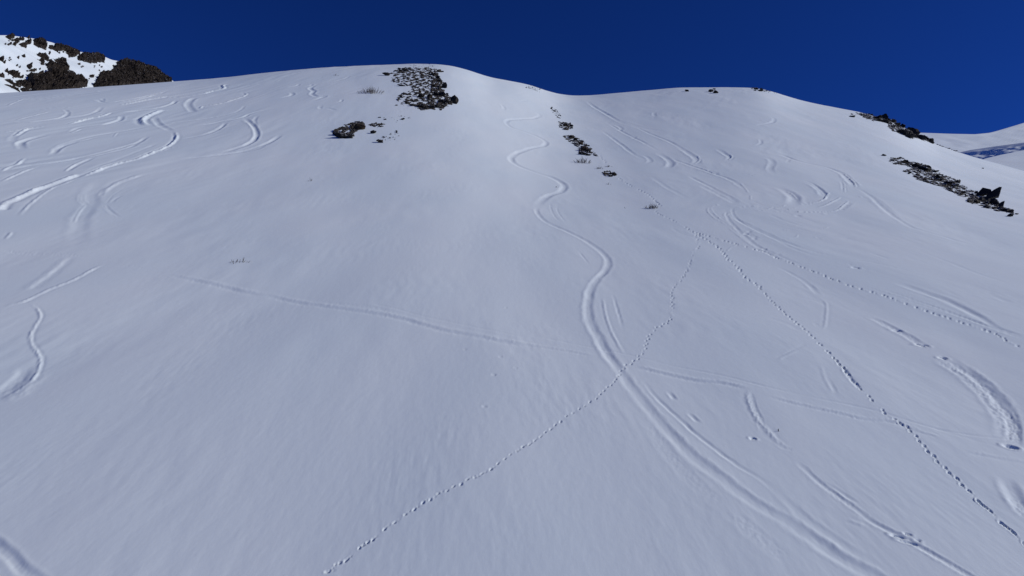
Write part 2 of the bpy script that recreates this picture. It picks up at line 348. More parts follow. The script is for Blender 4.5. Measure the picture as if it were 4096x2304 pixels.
 *[('V','berm',3.4,d,dict(rough=.7,bl=.25,br=.1),p) for d, p in [
   (.6,[(2010,300),(2080,360),(2150,430),(2165,495)]),(.4,[(1995,400),(2018,470),(2025,560)]),(.6,[(1830,560),(1790,600),(1760,650),(1620,690),(1430,690)]),(.5,[(1430,705),(1520,708),(1600,703)]),
   (.5,[(1975,620),(1900,660),(1800,710),(1660,755)]),(.65,[(2080,670),(2000,730),(1930,780),(1800,802),(1550,810),(1300,802),(1120,800)]),(.4,[(1400,755),(1330,770),(1250,790)]),
   (.5,[(1290,712),(1150,750),(980,750),(860,732),(640,745),(400,740)]),(.45,[(540,715),(380,715),(290,745)]),(.5,[(1100,745),(1000,780),(880,785)]),(.45,[(650,790),(560,812),(490,850)]),(.4,[(490,800),(475,845),(510,890)]),
   (.4,[(265,740),(260,800),(340,880),(420,920),(520,980)]),(.4,[(300,755),(340,820),(420,890),(560,980)]),(.45,[(555,60),(570,92),(530,125)]),(.4,[(640,310),(780,317),(860,330),(980,310)]),
   (.4,[(680,430),(740,490),(785,555)]),(.35,[(812,590),(815,650)]),(.45,[(1270,530),(1360,580),(1410,640)]),(.4,[(130,70),(150,130),(90,180)]),(.35,[(0,185),(80,200),(200,240),(380,310)]),
   (.35,[(520,1000),(620,1080),(720,1160),(850,1250),(950,1290)]),(.4,[(1230,1030),(1350,1045)]),(.35,[(1440,965),(1380,980)]),(.4,[(1825,1000),(1740,1020),(1600,1010),(1480,1000)]),(.35,[(1425,1090),(1390,1130),(1230,1165)]),
   (.35,[(70,965),(150,963)]),(.3,[(640,1225),(560,1250),(510,1300)]),(.35,[(1620,1130),(1800,1165)]),(.35,[(2200,600),(2240,620)]),(.4,[(960,750),(1290,775),(1420,752)])]],
 ('X','trough',5,.20,dict(rough=.2),[(1750,-20),(1900,30),(2050,72),(2200,118),(2400,195),(2600,270)]), ('X','trough',4,.20,dict(rough=.2),[(1850,0),(2000,50),(2200,122),(2440,212),(2600,262)]),
 ('X','trough',14,.10,dict(rough=.2),[(2050,20),(2200,70),(2330,135),(2450,205),(2600,255)]), ('X','trough',7,.12,dict(),[(2100,690),(2300,725),(2580,750)]), ('X','berm',4,.12,dict(),[(2000,700),(2150,735)]),
 ('V','trough',5,.20,dict(),[(1480,400),(1600,440),(1690,500),(1760,560),(1790,590)]), ('V','trough',9,.12,dict(),[(0,330),(150,400),(300,480),(520,600),(680,690)]), ('V','trough',7,.14,dict(),[(1250,1190),(1500,1280),(1900,1380),(2400,1460),(2900,1580)]),
 ('V','trough',6,.14,dict(),[(1000,900),(1300,990),(1700,1090),(2100,1160),(2500,1250)]), ('V','trough',8,.12,dict(),[(2180,500),(2350,600),(2500,740),(2700,900),(2950,1060)]), ('V','trough',5,.16,dict(),[(830,660),(1000,730),(1300,830),(1700,960)]),
 ('C','trough',7,.30,dict(),[(830,360),(900,420),(1000,480),(1150,570),(1250,620)]), ('C','trough',6,.30,dict(),[(1000,560),(1200,680),(1400,780),(1560,870)]), ('C','trough',7,.28,dict(),[(960,640),(1150,780),(1300,890),(1450,960)]), ('C','trough',6,.28,dict(),[(1270,600),(1450,690),(1650,770),(1850,880)]),
 ('V','churn',9,.16,dict(),[(280,270),(340,285),(390,310)]), ('V','churn',11,.12,dict(),[(1950,790),(2050,720),(2090,680)]), ('V','churn',8,.14,dict(),[(560,860),(700,930)]),
 ('V','trough',5,.35,dict(rough=.5),[(850,1255),(1000,1310),(1150,1370),(1250,1412)]), ('V','trough',13,.10,dict(),[(600,880),(800,980),(1000,1080),(1250,1190),(1500,1280)]),
 ('V','trough',9,.12,dict(),[(1200,60),(1450,150),(1750,210),(1950,280)]), ('V','trough',14,.08,dict(),[(180,460),(380,560),(560,660),(640,700)]), ('V','trough',10,.08,dict(),[(1050,830),(1250,920),(1500,1000)]),
 # gully and right-hand slope
 ('C','trough',7,.22,dict(),[(1060,590),(1140,615),(1178,643),(1130,660),(1000,652)]), ('C','trough',5,.22,dict(),[(1250,700),(1310,722),(1250,745),(1200,742)]),
 ('C','trough',8,.22,dict(),[(1380,890),(1440,930),(1450,960),(1390,985)]),
 ('C','trough',11,.26,dict(rough=.5),[(1545,865),(1545,885),(1620,935),(1655,980),(1600,1018),(1480,1022)]),
 ('C','trough',11,.24,dict(rough=.5),[(1720,810),(1830,880),(1905,940),(1895,970),(1820,985)]),
 ('C','trough',9,.24,dict(),[(2080,820),(2190,890),(2228,918),(2190,945),(2130,950)]),
 ('C','trough',8,.28,dict(rough=.5),[(1550,880),(1700,945),(1820,988),(1950,1030),(2050,1065),(2200,1120),(2320,1190),(2400,1265)]),
 ('C','churn',12,.12,dict(),[(2000,1040),(2100,1075),(2200,1100)]), ('C','churn',12,.10,dict(),[(1130,560),(1250,600),(1400,640),(1600,670)]),
 ('C','trough',10,.14,dict(),[(1440,1090),(1600,1200),(1750,1280),(1850,1335)]), ('C','berm',3,.3,dict(),[(1850,1355),(1760,1385),(1700,1420)]),
 ('C','berm',3,.3,dict(rough=.8),[(2060,425),(1850,450),(1690,455)]), ('C','berm',3,.25,dict(),[(2280,390),(2120,400)]), ('C','berm',3,.3,dict(),[(2220,645),(2140,665)]),
 ('C','trough',6,.2,dict(),[(1540,470),(1490,490),(1500,530)]), ('C','trough',6,.2,dict(),[(890,490),(960,488),(1030,500),(1040,512)]),
 ('C','berm',3,.3,dict(),[(170,232),(210,232)]), ('C','trough',4,.3,dict(),[(245,288),(200,296),(130,300)]), ('C','trough',6,.2,dict(),[(250,350),(265,358),(240,366),(180,368)]),
 ('C','trough',6,.2,dict(),[(0,395),(40,440),(30,470)]), ('C','berm',3,.2,dict(),[(330,372),(400,370),(470,362)]),
 ('D','trough',6,.3,dict(rough=.5),[(160,378),(222,410),(225,435),(185,455),(0,485)]), ('D','trough',5,.3,dict(),[(60,590),(98,610),(100,640),(40,670)]),
 ('D','trough',10,.2,dict(),[(60,755),(180,790),(212,830),(190,880),(215,925),(240,940)]), ('D','berm',3,.3,dict(rough=.7),[(240,940),(130,932),(0,950)]),
 ('D','trough',11,.3,dict(br=.6,rough=.6),[(700,850),(860,920),(930,985),(975,1040),(1005,1085)]), ('D','trough',6,.25,dict(),[(860,990),(880,1050),(888,1115)]),
 ('D','trough',12,.28,dict(rough=.4),[(520,1010),(640,1075),(690,1125),(700,1160)]),
 ('D','berm',5,.45,dict(rough=.6),[(742,1118),(710,1170),(620,1200),(440,1215)]),
 ('D','trough',18,.28,dict(br=.3,rough=.2),[(220,1040),(330,1090),(405,1150),(412,1210),(370,1250)]),
 ('D','berm',5,.4,dict(rough=.6),[(855,1160),(740,1220),(610,1255)]), ('D','berm',5,.45,dict(rough=.8),[(925,1185),(880,1240),(800,1282),(620,1295),(380,1288),(200,1290),(60,1275)]),
 ('D','berm',4,.4,dict(rough=.5),[(30,1250),(200,1252),(360,1240)]), ('D','trough',14,.14,dict(),[(1010,1085),(1150,1160),(1300,1290),(1400,1390)]),
 ('D','churn',8,.2,dict(),[(700,1305),(770,1325)]), ('D','trough',5,.2,dict(),[(380,780),(350,830)]),
 ('H','trough',10,.26,dict(rough=.5),[(0,70),(20,150),(80,220),(160,300),(270,385),(400,440),(520,490),(650,540),(760,580)]),
 ('H','trough',9,.22,dict(rough=.5),[(60,110),(120,180),(250,250),(420,330),(560,400),(700,450),(850,490),(1000,520)]),
 ('H','trough',6,.22,dict(rough=.4),[(90,60),(60,90),(90,150),(200,230)]), ('H','berm',4,.3,dict(rough=.5),[(80,70),(260,85),(440,70)]),
 ('H','churn',12,.30,dict(fade=.3),[(150,265),(210,290),(270,325)]), ('H','churn',10,.34,dict(fade=.2),[(230,395),(300,415),(370,440),(440,470)]),
 ('H','trough',8,.3,dict(rough=.4),[(240,400),(330,428),(430,475),(500,495)]),
 ('H','churn',8,.26,dict(fade=.3),[(960,510),(1080,550),(1200,585),(1340,615)]),
 ('H','trough',9,.2,dict(rough=.2),[(1180,430),(1290,470),(1370,495)]), ('H','trough',12,.12,dict(),[(1450,200),(1600,260),(1850,330),(2100,400)]),
 ('H','trough',12,.10,dict(),[(1600,430),(1850,520),(2100,620),(2400,720)]), ('H','trough',16,.10,dict(),[(2150,760),(2300,830),(2380,860)]),
 ('H','trough',8,.28,dict(rough=.2),[(1290,765),(1500,828),(1700,888),(1900,948),(2100,1018),(2300,1080),(2480,1140)]),
 ('H','trough',22,.20,dict(br=.4,rough=.15),[(1380,670),(1560,735),(1750,800),(1940,885),(2090,965),(2250,1060)]),
 ('H','trough',11,.22,dict(br=.5,rough=.2),[(420,540),(560,605),(670,670),(740,735),(785,785)]), ('H','berm',5,.3,dict(rough=.3),[(780,790),(835,840),(838,900),(830,1000),(810,1060)]),
 ('H','trough',4,.3,dict(),[(640,795),(740,820),(830,848)]), ('H','churn',9,.2,dict(),[(740,1000),(780,1040)]),
 ('H','churn',16,.30,dict(fade=.2),[(1180,950),(1260,985),(1330,1020),(1430,1070),(1530,1120),(1640,1195)]),
 ('H','trough',16,.2,dict(rough=.4,br=.4),[(1200,950),(1300,1000),(1450,1075),(1560,1140),(1650,1195)]),
 ('L','trough',24,.24,dict(rough=.5,br=.4),[(1020,-20),(1150,70),(1270,150),(1380,245),(1470,350),(1530,450),(1540,540)]),
 ('L','churn',26,.26,dict(fade=.15),[(1050,30),(1130,90),(1250,170),(1370,290),(1450,390),(1500,490),(1520,590)]),
 ('L','churn',18,.3,dict(),[(1480,350),(1520,430),(1530,520),(1520,590)]),
 ('L','trough',26,.3,dict(rough=.3),[(1465,790),(1500,860),(1560,950),(1640,1040)]), ('L','churn',22,.25,dict(),[(1530,930),(1580,1000),(1640,1060)]),
 ('L','berm',8,.12,dict(),[(290,90),(320,180),(370,270)]), ('L','trough',9,.12,dict(),[(330,170),(370,230),(400,300)]),
 ('L','churn',10,.26,dict(),[(240,820),(300,860),(380,920),(480,985),(560,1010)]), ('L','trough',7,.25,dict(rough=.4),[(280,830),(380,880),(470,940),(550,990)]),
 ('L','trough',10,.22,dict(rough=.4),[(480,1010),(620,1100),(720,1150),(850,1215),(1000,1300),(1150,1390)]), ('L','berm',6,.2,dict(),[(460,1080),(540,1110),(570,1125)]),
 ('L','trough',9,.24,dict(rough=.7,fade=.1),[(130,700),(260,820),(420,940),(620,1090),(860,1215),(1060,1330),(1260,1450),(1450,1560)]), ('L','churn',12,.18,dict(),[(880,1230),(1000,1300),(1130,1380),(1260,1450)]),
 ('L','trough',22,.10,dict(),[(0,880),(120,1010),(300,1150),(500,1280),(700,1390)]),
 ('K','berm',13,.20,dict(rough=.9,bl=.3,br=.3),[(1110,240),(1115,330),(1165,430),(1235,515),(1310,590),(1390,640)]), ('K','churn',12,.22,dict(),[(1115,260),(1150,370),(1195,470),(1210,530)]),
 ('K','churn',9,.22,dict(),[(1290,580),(1330,620),(1400,635)]),
 ('K','churn',30,.05,dict(),[(450,420),(560,600),(700,780),(850,920),(1000,1040)]), ('K','churn',34,.05,dict(),[(1000,1040),(1150,1180),(1300,1290),(1400,1350)]),
 ('K','trough',4,.3,dict(),[(590,255),(650,320)]), ('K','trough',4,.3,dict(),[(720,390),(800,465)]), ('K','berm',7,.15,dict(),[(1300,60),(1420,0)]),
 ('H','trough',16,.08,dict(),[(340,960),(500,1010),(650,1080)]), ('H','trough',10,.1,dict(),[(690,1170),(600,1220),(480,1290)]),
 ('G','churn',8,.14,dict(),[(1420,230),(1500,280),(1600,310),(1720,350)]), ('G','trough',8,.12,dict(),[(1540,250),(1700,320)]),
 ('G','churn',7,.2,dict(),[(1820,590),(1880,625)]), ('G','churn',7,.18,dict(),[(1990,670),(2130,715)]),
]
for fr, kind, wpx, dep, opt, pts in TRACKS:
    dep = dep * TRACK_DEPTH.get(fr, 1.0) * (.62 if kind == 'trough' and fr in 'AU' else 1.0)
    if fr in 'ABCDHGEKL' and len(pts) < 12 and kind != 'step': opt = dict(dict(fade=(.22 if fr in 'AUHX' else .38) if kind == 'trough' else .18), **opt)
    if fr in 'CD' and kind == 'trough': opt = dict(dict(br=.6), **opt)
    carve(pxs(fr, pts), wpx, dep, kind, **opt)

# ---- paw prints
def prints(pts, rx0, ry0, depth, heading=None, lateral=0.0):
    x, y, z = base_xyz(np.array([p[0] for p in pts]), np.array([p[1] for p in pts]))
    for i in range(len(x)):
        j0, j1 = max(i - 1, 0), min(i + 1, len(x) - 1)
        a = math.atan2(y[j1] - y[j0], x[j1] - x[j0])
        off = lateral * (1 if i % 2 else -1)
        k = random.uniform(.8, 1.2)
        k2 = random.uniform(.85, 1.15)
        g_ = 1.0 if rx0 > .09 else .76
        rx, ry = rx0 * g_, ry0 * g_
        dent_xy(x[i] - math.sin(a) * off + random.gauss(0, .008), y[i] + math.cos(a) * off + random.gauss(0, .012), rx * k, ry * k2, depth * (.62 + .25 * (g_ > .9)) * random.uniform(.65, 1.2), a)
        # toe drag
        dent_xy(x[i] - math.sin(a) * off + math.cos(a) * rx * 1.6, y[i] + math.cos(a) * off + math.sin(a) * rx * 1.6, rx * 1.5, ry * .45, depth * .22, a, 0.0)
def along(pts, step, rx, ry, depth, lateral=0.06, pair=0.0):
    p = cat(pts); x, y, z = base_xyz(p[:, 0], p[:, 1])
    L = np.concatenate([[0], np.cumsum(np.hypot(np.diff(x), np.diff(y)))])
    n = int(L[-1] / step)
    for i in range(n):
        l = i * step + (pair * step if i % 2 else 0) + random.uniform(-.06, .06) * step
        xx, yy = np.interp(l, L, x), np.interp(l, L, y); x2, y2 = np.interp(l + step, L, x), np.interp(l + step, L, y)
        a = math.atan2(y2 - yy, x2 - xx); off = lateral * (1 if i % 2 else -1)
        s = 1 + 0.007 * max(yy - 20, 0)        # drifted wider where the wind reaches higher up
        dent_xy(xx - math.sin(a) * off, yy + math.cos(a) * off, rx * .95 * s * random.uniform(.75, 1.25), ry * 1.0 * s, depth * .9 * s * random.uniform(.7, 1.2), a)
prints(pxs('J', [(195,1385),(212,1382),(262,1335),(285,1325),(335,1305),(430,1220),(458,1203),(492,1182),(525,1165),(608,1090),(685,1048),(762,990),(825,957),(885,912),(945,888),(997,850),(1058,832),(1107,803),(1160,786),(1203,753),(1258,742),(1313,717),(1380,685),(1425,643),(1473,615),(1515,580),(1563,557),(1605,525),(1650,505),(1690,478),(1730,452),(1765,420),(1807,397),(1838,365),(1877,340),(1920,303),(1967,280),(2008,247),(2053,228),(2092,197),(2135,172),(2163,140),(2195,118),(2212,92),(2240,73),(2260,48),(2280,30),(2290,8)]), .085, .046, .08)
along(pxs('G', [(985,1440),(1035,1370),(1085,1345),(1130,1315),(1145,1290),(1185,1252),(1200,1215),(1217,1160),(1232,1120),(1260,1085),(1290,1058),(1325,1042),(1380,1015),(1410,980),(1418,945),(1425,905),(1425,860),(1430,810),(1425,770),(1445,720),(1475,685),(1520,630),(1550,580),(1570,530),(1592,485),(1592,450),(1610,410),(1640,395),(1638,350),(1628,310),(1620,285),(1603,264)]), .36, .07, .048, .062, .045, .15)
along(pxs('G', [(1603,264),(1690,320),(1750,355),(1825,405),(1850,440),(1870,465),(1890,495),(1925,515),(1965,555),(2005,600),(2030,640),(2100,685),(2140,705),(2166,745)]), .45, .115, .065, .09, .06, .1)
prints(pxs('H', [(302,740),(330,768),(340,785),(365,803),(377,825),(403,840),(412,858),(443,877),(455,897),(485,915),(497,935),(530,955),(545,972),(578,995),(597,1015),(635,1037),(653,1058),(690,1082),(708,1108),(740,1133),(770,1175),(795,1190),(835,1238),(862,1253),(893,1297),(922,1320),(942,1352),(980,1380),(987,1408),(1025,1440)]), .11, .058, .09)
prints(pxs('L', [(370,42),(393,62),(410,85),(438,106),(443,127),(472,153),(487,182),(525,212),(548,245),(602,291),(617,316),(685,375),(700,398),(765,432),(795,455),(812,466),(845,480),(865,510),(906,542),(922,573),(958,603),(975,636),(1015,665),(1038,703),(1083,735),(1110,770),(1160,805),(1195,850),(1243,888),(1300,953)]), .10, .046, .085)
prints(pxs('L', [(1302,954),(1322,970),(1348,990),(1376,1012),(1450,1094),(1474,1112),(1500,1132),(1522,1152),(1590,1227)]), .105, .045, .075)
carve(pxs('L', [(440,110),(485,180),(545,245)]), 2, .4, 'trough', 0, .2, .2)
along(pxs('G', [(1603,264),(1700,292),(1800,322),(1900,350),(2000,376),(2100,403)]), .42, .11, .055, .075, .04)
along(pxs('H', [(240,405),(330,432),(430,478),(490,495),(550,517),(640,552),(720,582),(800,610),(870,645),(920,657),(980,683),(1060,712),(1120,730),(1190,750),(1260,770),(1330,790),(1440,832),(1550,870),(1660,910),(1740,940),(1830,967),(1930,1000),(2040,1037),(2140,1070),(2230,1103),(2300,1140),(2350,1178),(2410,1200),(2490,1230)]), .36, .13, .048, .075, .03)
along(pxs('C', [(1125,1105),(1180,1140),(1250,1180),(1310,1215),(1390,1255),(1420,1275),(1470,1310),(1500,1340),(1530,1375),(1560,1410)]), .55, .09, .06, .08, .05)
along(pxs('G', [(1275,0),(1330,45),(1340,68)]), .5, .08, .055, .08, .08)
along(pxs('G', [(1290,85),(1300,105),(1365,142),(1435,175),(1500,210),(1560,245),(1603,264)]), .45, .08, .055, .08, .05)
along(pxs('C', [(960,900),(1010,960),(1040,990)]), .7, .09, .06, .08, .06)
for fr, px, py, rx, ry, d in [('V',820,1060,.35,.12,.12),('V',775,1088,.4,.1,.12),('V',880,1150,.3,.12,.12),('V',1810,838,.5,.16,.14),('V',1430,858,.4,.1,.1),('V',990,1275,.2,.1,.08),('V',1155,1335,.3,.1,.1),('K',1140,563,.12,.06,.10),('L',780,1190,.16,.07,.07),('L',850,1228,.22,.06,.07),('L',850,1175,.10,.05,.05),('L',915,1215,.08,.04,.04),('L',1508,600,.22,.14,.12),
                              ('F',1780,1030,.10,.08,.018),('F',2075,1097,.11,.09,.02),('F',2020,1247,.12,.09,.022),('F',2120,685,.11,.09,.02),('F',2200,1190,.11,.09,.014),('J',1330,232,.11,.08,.018),
                              ('H',1085,562,.3,.1,.12),('H',1420,1065,.25,.1,.12),('H',1625,1185,.3,.1,.14),('H',1800,1290,.2,.12,.12)]:
    q = pxs(fr, [(px, py)])[0]
    dent(q[0], q[1], rx, ry, d, -0.5)

# ---------------------------------------------------------------- materials
def mat(name):
    m = bpy.data.materials.new(name); m.use_nodes = True
    n = m.node_tree; return m, n, n.nodes['Principled BSDF']
def snow_material(name='snow', bump=0.25):
    m, n, b = mat(name)
    tc = n.nodes.new('ShaderNodeTexCoord')
    mp = n.nodes.new('ShaderNodeMapping'); mp.inputs['Scale'].default_value = (1, .35, .6)
    n.links.new(tc.outputs['Object'], mp.inputs['Vector'])
    big = n.nodes.new('ShaderNodeTexNoise'); big.inputs['Scale'].default_value = .12; big.inputs['Detail'].default_value = 3
    n.links.new(mp.outputs[0], big.inputs['Vector'])
    cr = n.nodes.new('ShaderNodeValToRGB')
    cr.color_ramp.elements[0].position = .35; cr.color_ramp.elements[0].color = (.775, .865, .91, 1)
    cr.color_ramp.elements[1].position = .7; cr.color_ramp.elements[1].color = (.83, .90, .93, 1)
    n.links.new(big.outputs['Fac'], cr.inputs[0]); n.links.new(cr.outputs[0], b.inputs['Base Color'])
    b.inputs['Roughness'].default_value = .62
    b.inputs['Specular IOR Level'].default_value = .25
    f1 = n.nodes.new('ShaderNodeTexNoise'); f1.inputs['Scale'].default_value = 7; f1.inputs['Detail'].default_value = 6
    n.links.new(mp.outputs[0], f1.inputs['Vector'])
    bm = n.nodes.new('ShaderNodeBump'); bm.inputs['Strength'].default_value = bump; bm.inputs['Distance'].default_value = .018
    n.links.new(f1.outputs['Fac'], bm.inputs['Height']); n.links.new(bm.outputs[0], b.inputs['Normal'])
    return m
def rock_material(name, dark, light, tint, snow_at=.80, scale=1.0):
    m, n, b = mat(name)
    tc = n.nodes.new('ShaderNodeNewGeometry')
    oi = n.nodes.new('ShaderNodeObjectInfo')
    add = n.nodes.new('ShaderNodeVectorMath'); add.operation = 'ADD'
    n.links.new(tc.outputs['Position'], add.inputs[0]); n.links.new(oi.outputs['Random'], add.inputs[1])
    nz = n.nodes.new('ShaderNodeTexNoise'); nz.inputs['Scale'].default_value = 1.1 * scale; nz.inputs['Detail'].default_value = 8; nz.inputs['Roughness'].default_value = .65
    n.links.new(add.outputs[0], nz.inputs['Vector'])
    cr = n.nodes.new('ShaderNodeValToRGB'); e = cr.color_ramp.elements
    e[0].position = .33; e[0].color = (*dark, 1); e[1].position = .72; e[1].color = (*light, 1)
    t = e.new(.52); t.color = (*tint, 1)
    n.links.new(nz.outputs['Fac'], cr.inputs[0])
    # snow lying on the level tops
    sep = n.nodes.new('ShaderNodeSeparateXYZ'); n.links.new(tc.outputs['Normal'], sep.inputs[0])
    n2 = n.nodes.new('ShaderNodeTexNoise'); n2.inputs['Scale'].default_value = 1.7 * scale; n2.inputs['Detail'].default_value = 5
    n.links.new(add.outputs[0], n2.inputs['Vector'])
    ma = n.nodes.new('ShaderNodeMath'); ma.operation = 'MULTIPLY_ADD'; ma.inputs[1].default_value = .55
    n.links.new(n2.outputs['Fac'], ma.inputs[0]); n.links.new(sep.outputs['Z'], ma.inputs[2])
    rp = n.nodes.new('ShaderNodeMapRange'); rp.inputs['From Min'].default_value = snow_at + .27; rp.inputs['From Max'].default_value = snow_at + .33
    n.links.new(ma.outputs[0], rp.inputs['Value'])
    mx = n.nodes.new('ShaderNodeMix'); mx.data_type = 'RGBA'
    n.links.new(rp.outputs[0], mx.inputs['Factor']); n.links.new(cr.outputs[0], mx.inputs[6]); mx.inputs[7].default_value = (.82, .86, .92, 1)
    n.links.new(mx.outputs[2], b.inputs['Base Color'])
    b.inputs['Roughness'].default_value = .85; b.inputs['Specular IOR Level'].default_value = .25
    bp = n.nodes.new('ShaderNodeBump'); bp.inputs['Strength'].default_value = .7; bp.inputs['Distance'].default_value = .15 / scale
    n.links.new(nz.outputs['Fac'], bp.inputs['Height']); n.links.new(bp.outputs[0], b.inputs['Normal'])
    return m
M_SNOW = snow_material('wind packed snow')
M_SNOW_FAR = snow_material('far snow', .1)
M_ROCK = rock_material('dark schist', (.011, .010, .010), (.075, .063, .048), (.030, .026, .021), .84)
M_ROCK2 = rock_material('brown lichened rock', (.014, .011, .008), (.11, .078, .045), (.043, .030, .019), .86)
M_CRAG = rock_material('black crag', (.009, .009, .010), (.055, .051, .045), (.022, .021, .020), .80)
M_PEAK = rock_material('brown far rock', (.016, .012, .010), (.06, .046, .036), (.030, .023, .018), .85, .35)
def simple(name, c, rough=.8):
    m, n, b = mat(name)
    nz = n.nodes.new('ShaderNodeTexNoise'); nz.inputs['Scale'].default_value = 4
    cr = n.nodes.new('ShaderNodeValToRGB'); cr.color_ramp.elements[0].color = (*[v * .6 for v in c], 1); cr.color_ramp.elements[1].color = (*[min(1, v * 1.4) for v in c], 1)
    n.links.new(nz.outputs['Fac'], cr.inputs[0]); n.links.new(cr.outputs[0], b.inputs['Base Color']); b.inputs['Roughness'].default_value = rough
    return m
M_TWIG = simple('dry twig', (.05, .036, .028))
M_STRAW = simple('dry grass', (.12, .085, .05))

# ---------------------------------------------------------------- object helpers
def tag(o, label=None, cat_=None, group=None, kind=None):
    if label: o['label'] = label
    if cat_: o['category'] = cat_
    if group: o['group'] = group
    if kind: o['kind'] = kind
    return o
def mesh_np(name, co, quads, m, smooth=True):
    me = bpy.data.meshes.new(name)
    me.vertices.add(len(co)); me.vertices.foreach_set('co', np.ascontiguousarray(co, np.float32).ravel())
    nq, k = quads.shape
    me.loops.add(nq * k); me.loops.foreach_set('vertex_index', np.ascontiguousarray(quads, np.int32).ravel())
    me.polygons.add(nq); me.polygons.foreach_set('loop_start', np.arange(0, nq * k, k, dtype=np.int32))
    me.polygons.foreach_set('use_smooth', np.full(nq, smooth, bool))
    me.update(calc_edges=True); me.materials.append(m)
    return me
def link(name, me, parent=None, loc=None):
    o = bpy.data.objects.new(name, me); COL.objects.link(o)
    if parent: o.parent = parent
    if loc is not None: o.location = loc
    return o
def grid_quads(nr, nc):
    i = np.arange(nr - 1)[:, None] * nc + np.arange(nc - 1)[None, :]
    return np.stack([i, i + 1, i + nc + 1, i + nc], -1).reshape(-1, 4)

ZF = Z + D
co = np.stack([X, Y, ZF], -1).reshape(-1, 3)
snow_slope = link('snow_slope', mesh_np('snow_slope', co, grid_quads(*X.shape), M_SNOW))
tag(snow_slope, 'wide open snow slope scored by ski tracks and paw prints', kind='structure')
# the slope goes on below and behind the drone
yb = np.linspace(-420, 45, 24); xb = np.linspace(-420, 420, 30)
XB, YB = np.meshgrid(xb, yb)
ZB = GX * XB + GY * YB - CAMH - 1.2
lower = link('lower_slope', mesh_np('lower_slope', np.stack([XB, YB, ZB], -1).reshape(-1, 3), grid_quads(*XB.shape), M_SNOW_FAR))
tag(lower, 'snow slope running on down into the valley', kind='structure')

# ---------------------------------------------------------------- hills behind the ridge: a tilted face cut off by its own skyline
class Hill:
    def __init__(self, sky, gx, gy, c, relief_amp, relief_len):
        self.gx, self.gy, self.c, self.ra, self.rl = gx, gy, c, relief_amp, relief_len
        xs = np.arange(sky[0][0], sky[-1][0], 4.0)
        ys = _smooth(np.interp(xs, [p[0] for p in sky], [p[1] for p in sky]), 3)
        self.ph, self.tt = px_dir(xs, ys)
        n = math.sqrt(gx * gx + gy * gy + 1); self.n = np.array([-gx / n, -gy / n, 1 / n])
    def slope(self, phi): return self.gx * np.sin(phi) + self.gy * np.cos(phi)
    def R(self, phi): return self.c / (np.interp(phi, self.ph, self.tt) - self.slope(phi))
    def rel(self, x, y): return self.ra * fbm(x / self.rl, y / self.rl, 3)
    def at(self, px, py):
        phi, t = px_dir(px, py)
        r = self.c / np.minimum(t - self.slope(phi), -0.004)
        r = np.minimum(r, self.R(phi) * .998)
        x, y = r * np.sin(phi), r * np.cos(phi)
        return x, y, self.c + r * self.slope(phi) + self.rel(x, y) * sstep(0, 40, self.R(phi) - r)
    def build(self, name, label, m, nc=260, nr=130, smin=.45):
        phi = np.linspace(self.ph[0], self.ph[-1], nc); s = np.concatenate([np.linspace(smin, 1, nr), 1 + np.linspace(0, .5, 26)[1:] ** 1.5])
        P, S = np.meshgrid(phi, s); R = self.R(P); r = R * S
        x, y = r * np.sin(P), r * np.cos(P)
        over = np.clip(r - R, 0, None)
        z = np.where(S <= 1, self.c + r * self.slope(P), r * np.interp(P, self.ph, self.tt) - .006 * over ** 2 / (1 + over / 80))
        z = z + self.rel(x, y) * sstep(0, 40, R - r)
        o = link(name, mesh_np(name, np.stack([x, y, z], -1).reshape(-1, 3), grid_quads(*x.shape), m))
        return tag(o, label, kind='structure')

peak = Hill(pxs('W', [(-4000,260),(-1500,90),(0,75),(100,74),(250,90),(470,120),(600,142),(760,182),(870,228),(1000,262),(1100,308),(1250,324),(1380,330),(1480,375),(1600,428),(1720,448),(1800,445),(1960,480),(2060,492),(2150,522),(2230,562),(2330,645),(2440,708),(2700,860),(3400,1250)]), -.70, .25, -102, 5.0, 55.0)
peak_o = peak.build('mountain', 'snowy mountain with brown rock bands behind the left ridge', M_SNOW_FAR, 420, 200, .5)
hill_far = Hill([(3200,540),(3500,528),(3690,531),(3800,535),(3900,537),(3960,531),(4000,520),(4050,505),(4096,491),(4500,380),(5600,300)], -.05, .55, -150, 2.5, 60.0)
hill_far.build('far_hill', 'pale snow saddle on the far right skyline', M_SNOW_FAR, 160, 90)
hill_mid = Hill([(3600,640),(3800,618),(3880,600),(3960,588),(4096,570),(4500,530),(5500,450)], .33, .30, -118, 5.0, 20.0)
hill_mid.build('shaded_hill', 'rough blue shaded bank between the two snow hills at far right', M_SNOW_FAR, 320, 160, .7)
hill_near = Hill([(3500,790),(3850,668),(3940,634),(4000,620),(4096,600),(4500,540),(5500,450)], 0, .45, -40, .8, 40.0)
hill_near.build('near_hill', 'smooth snow shoulder at the right edge below the shaded bank', M_SNOW_FAR, 120, 80)

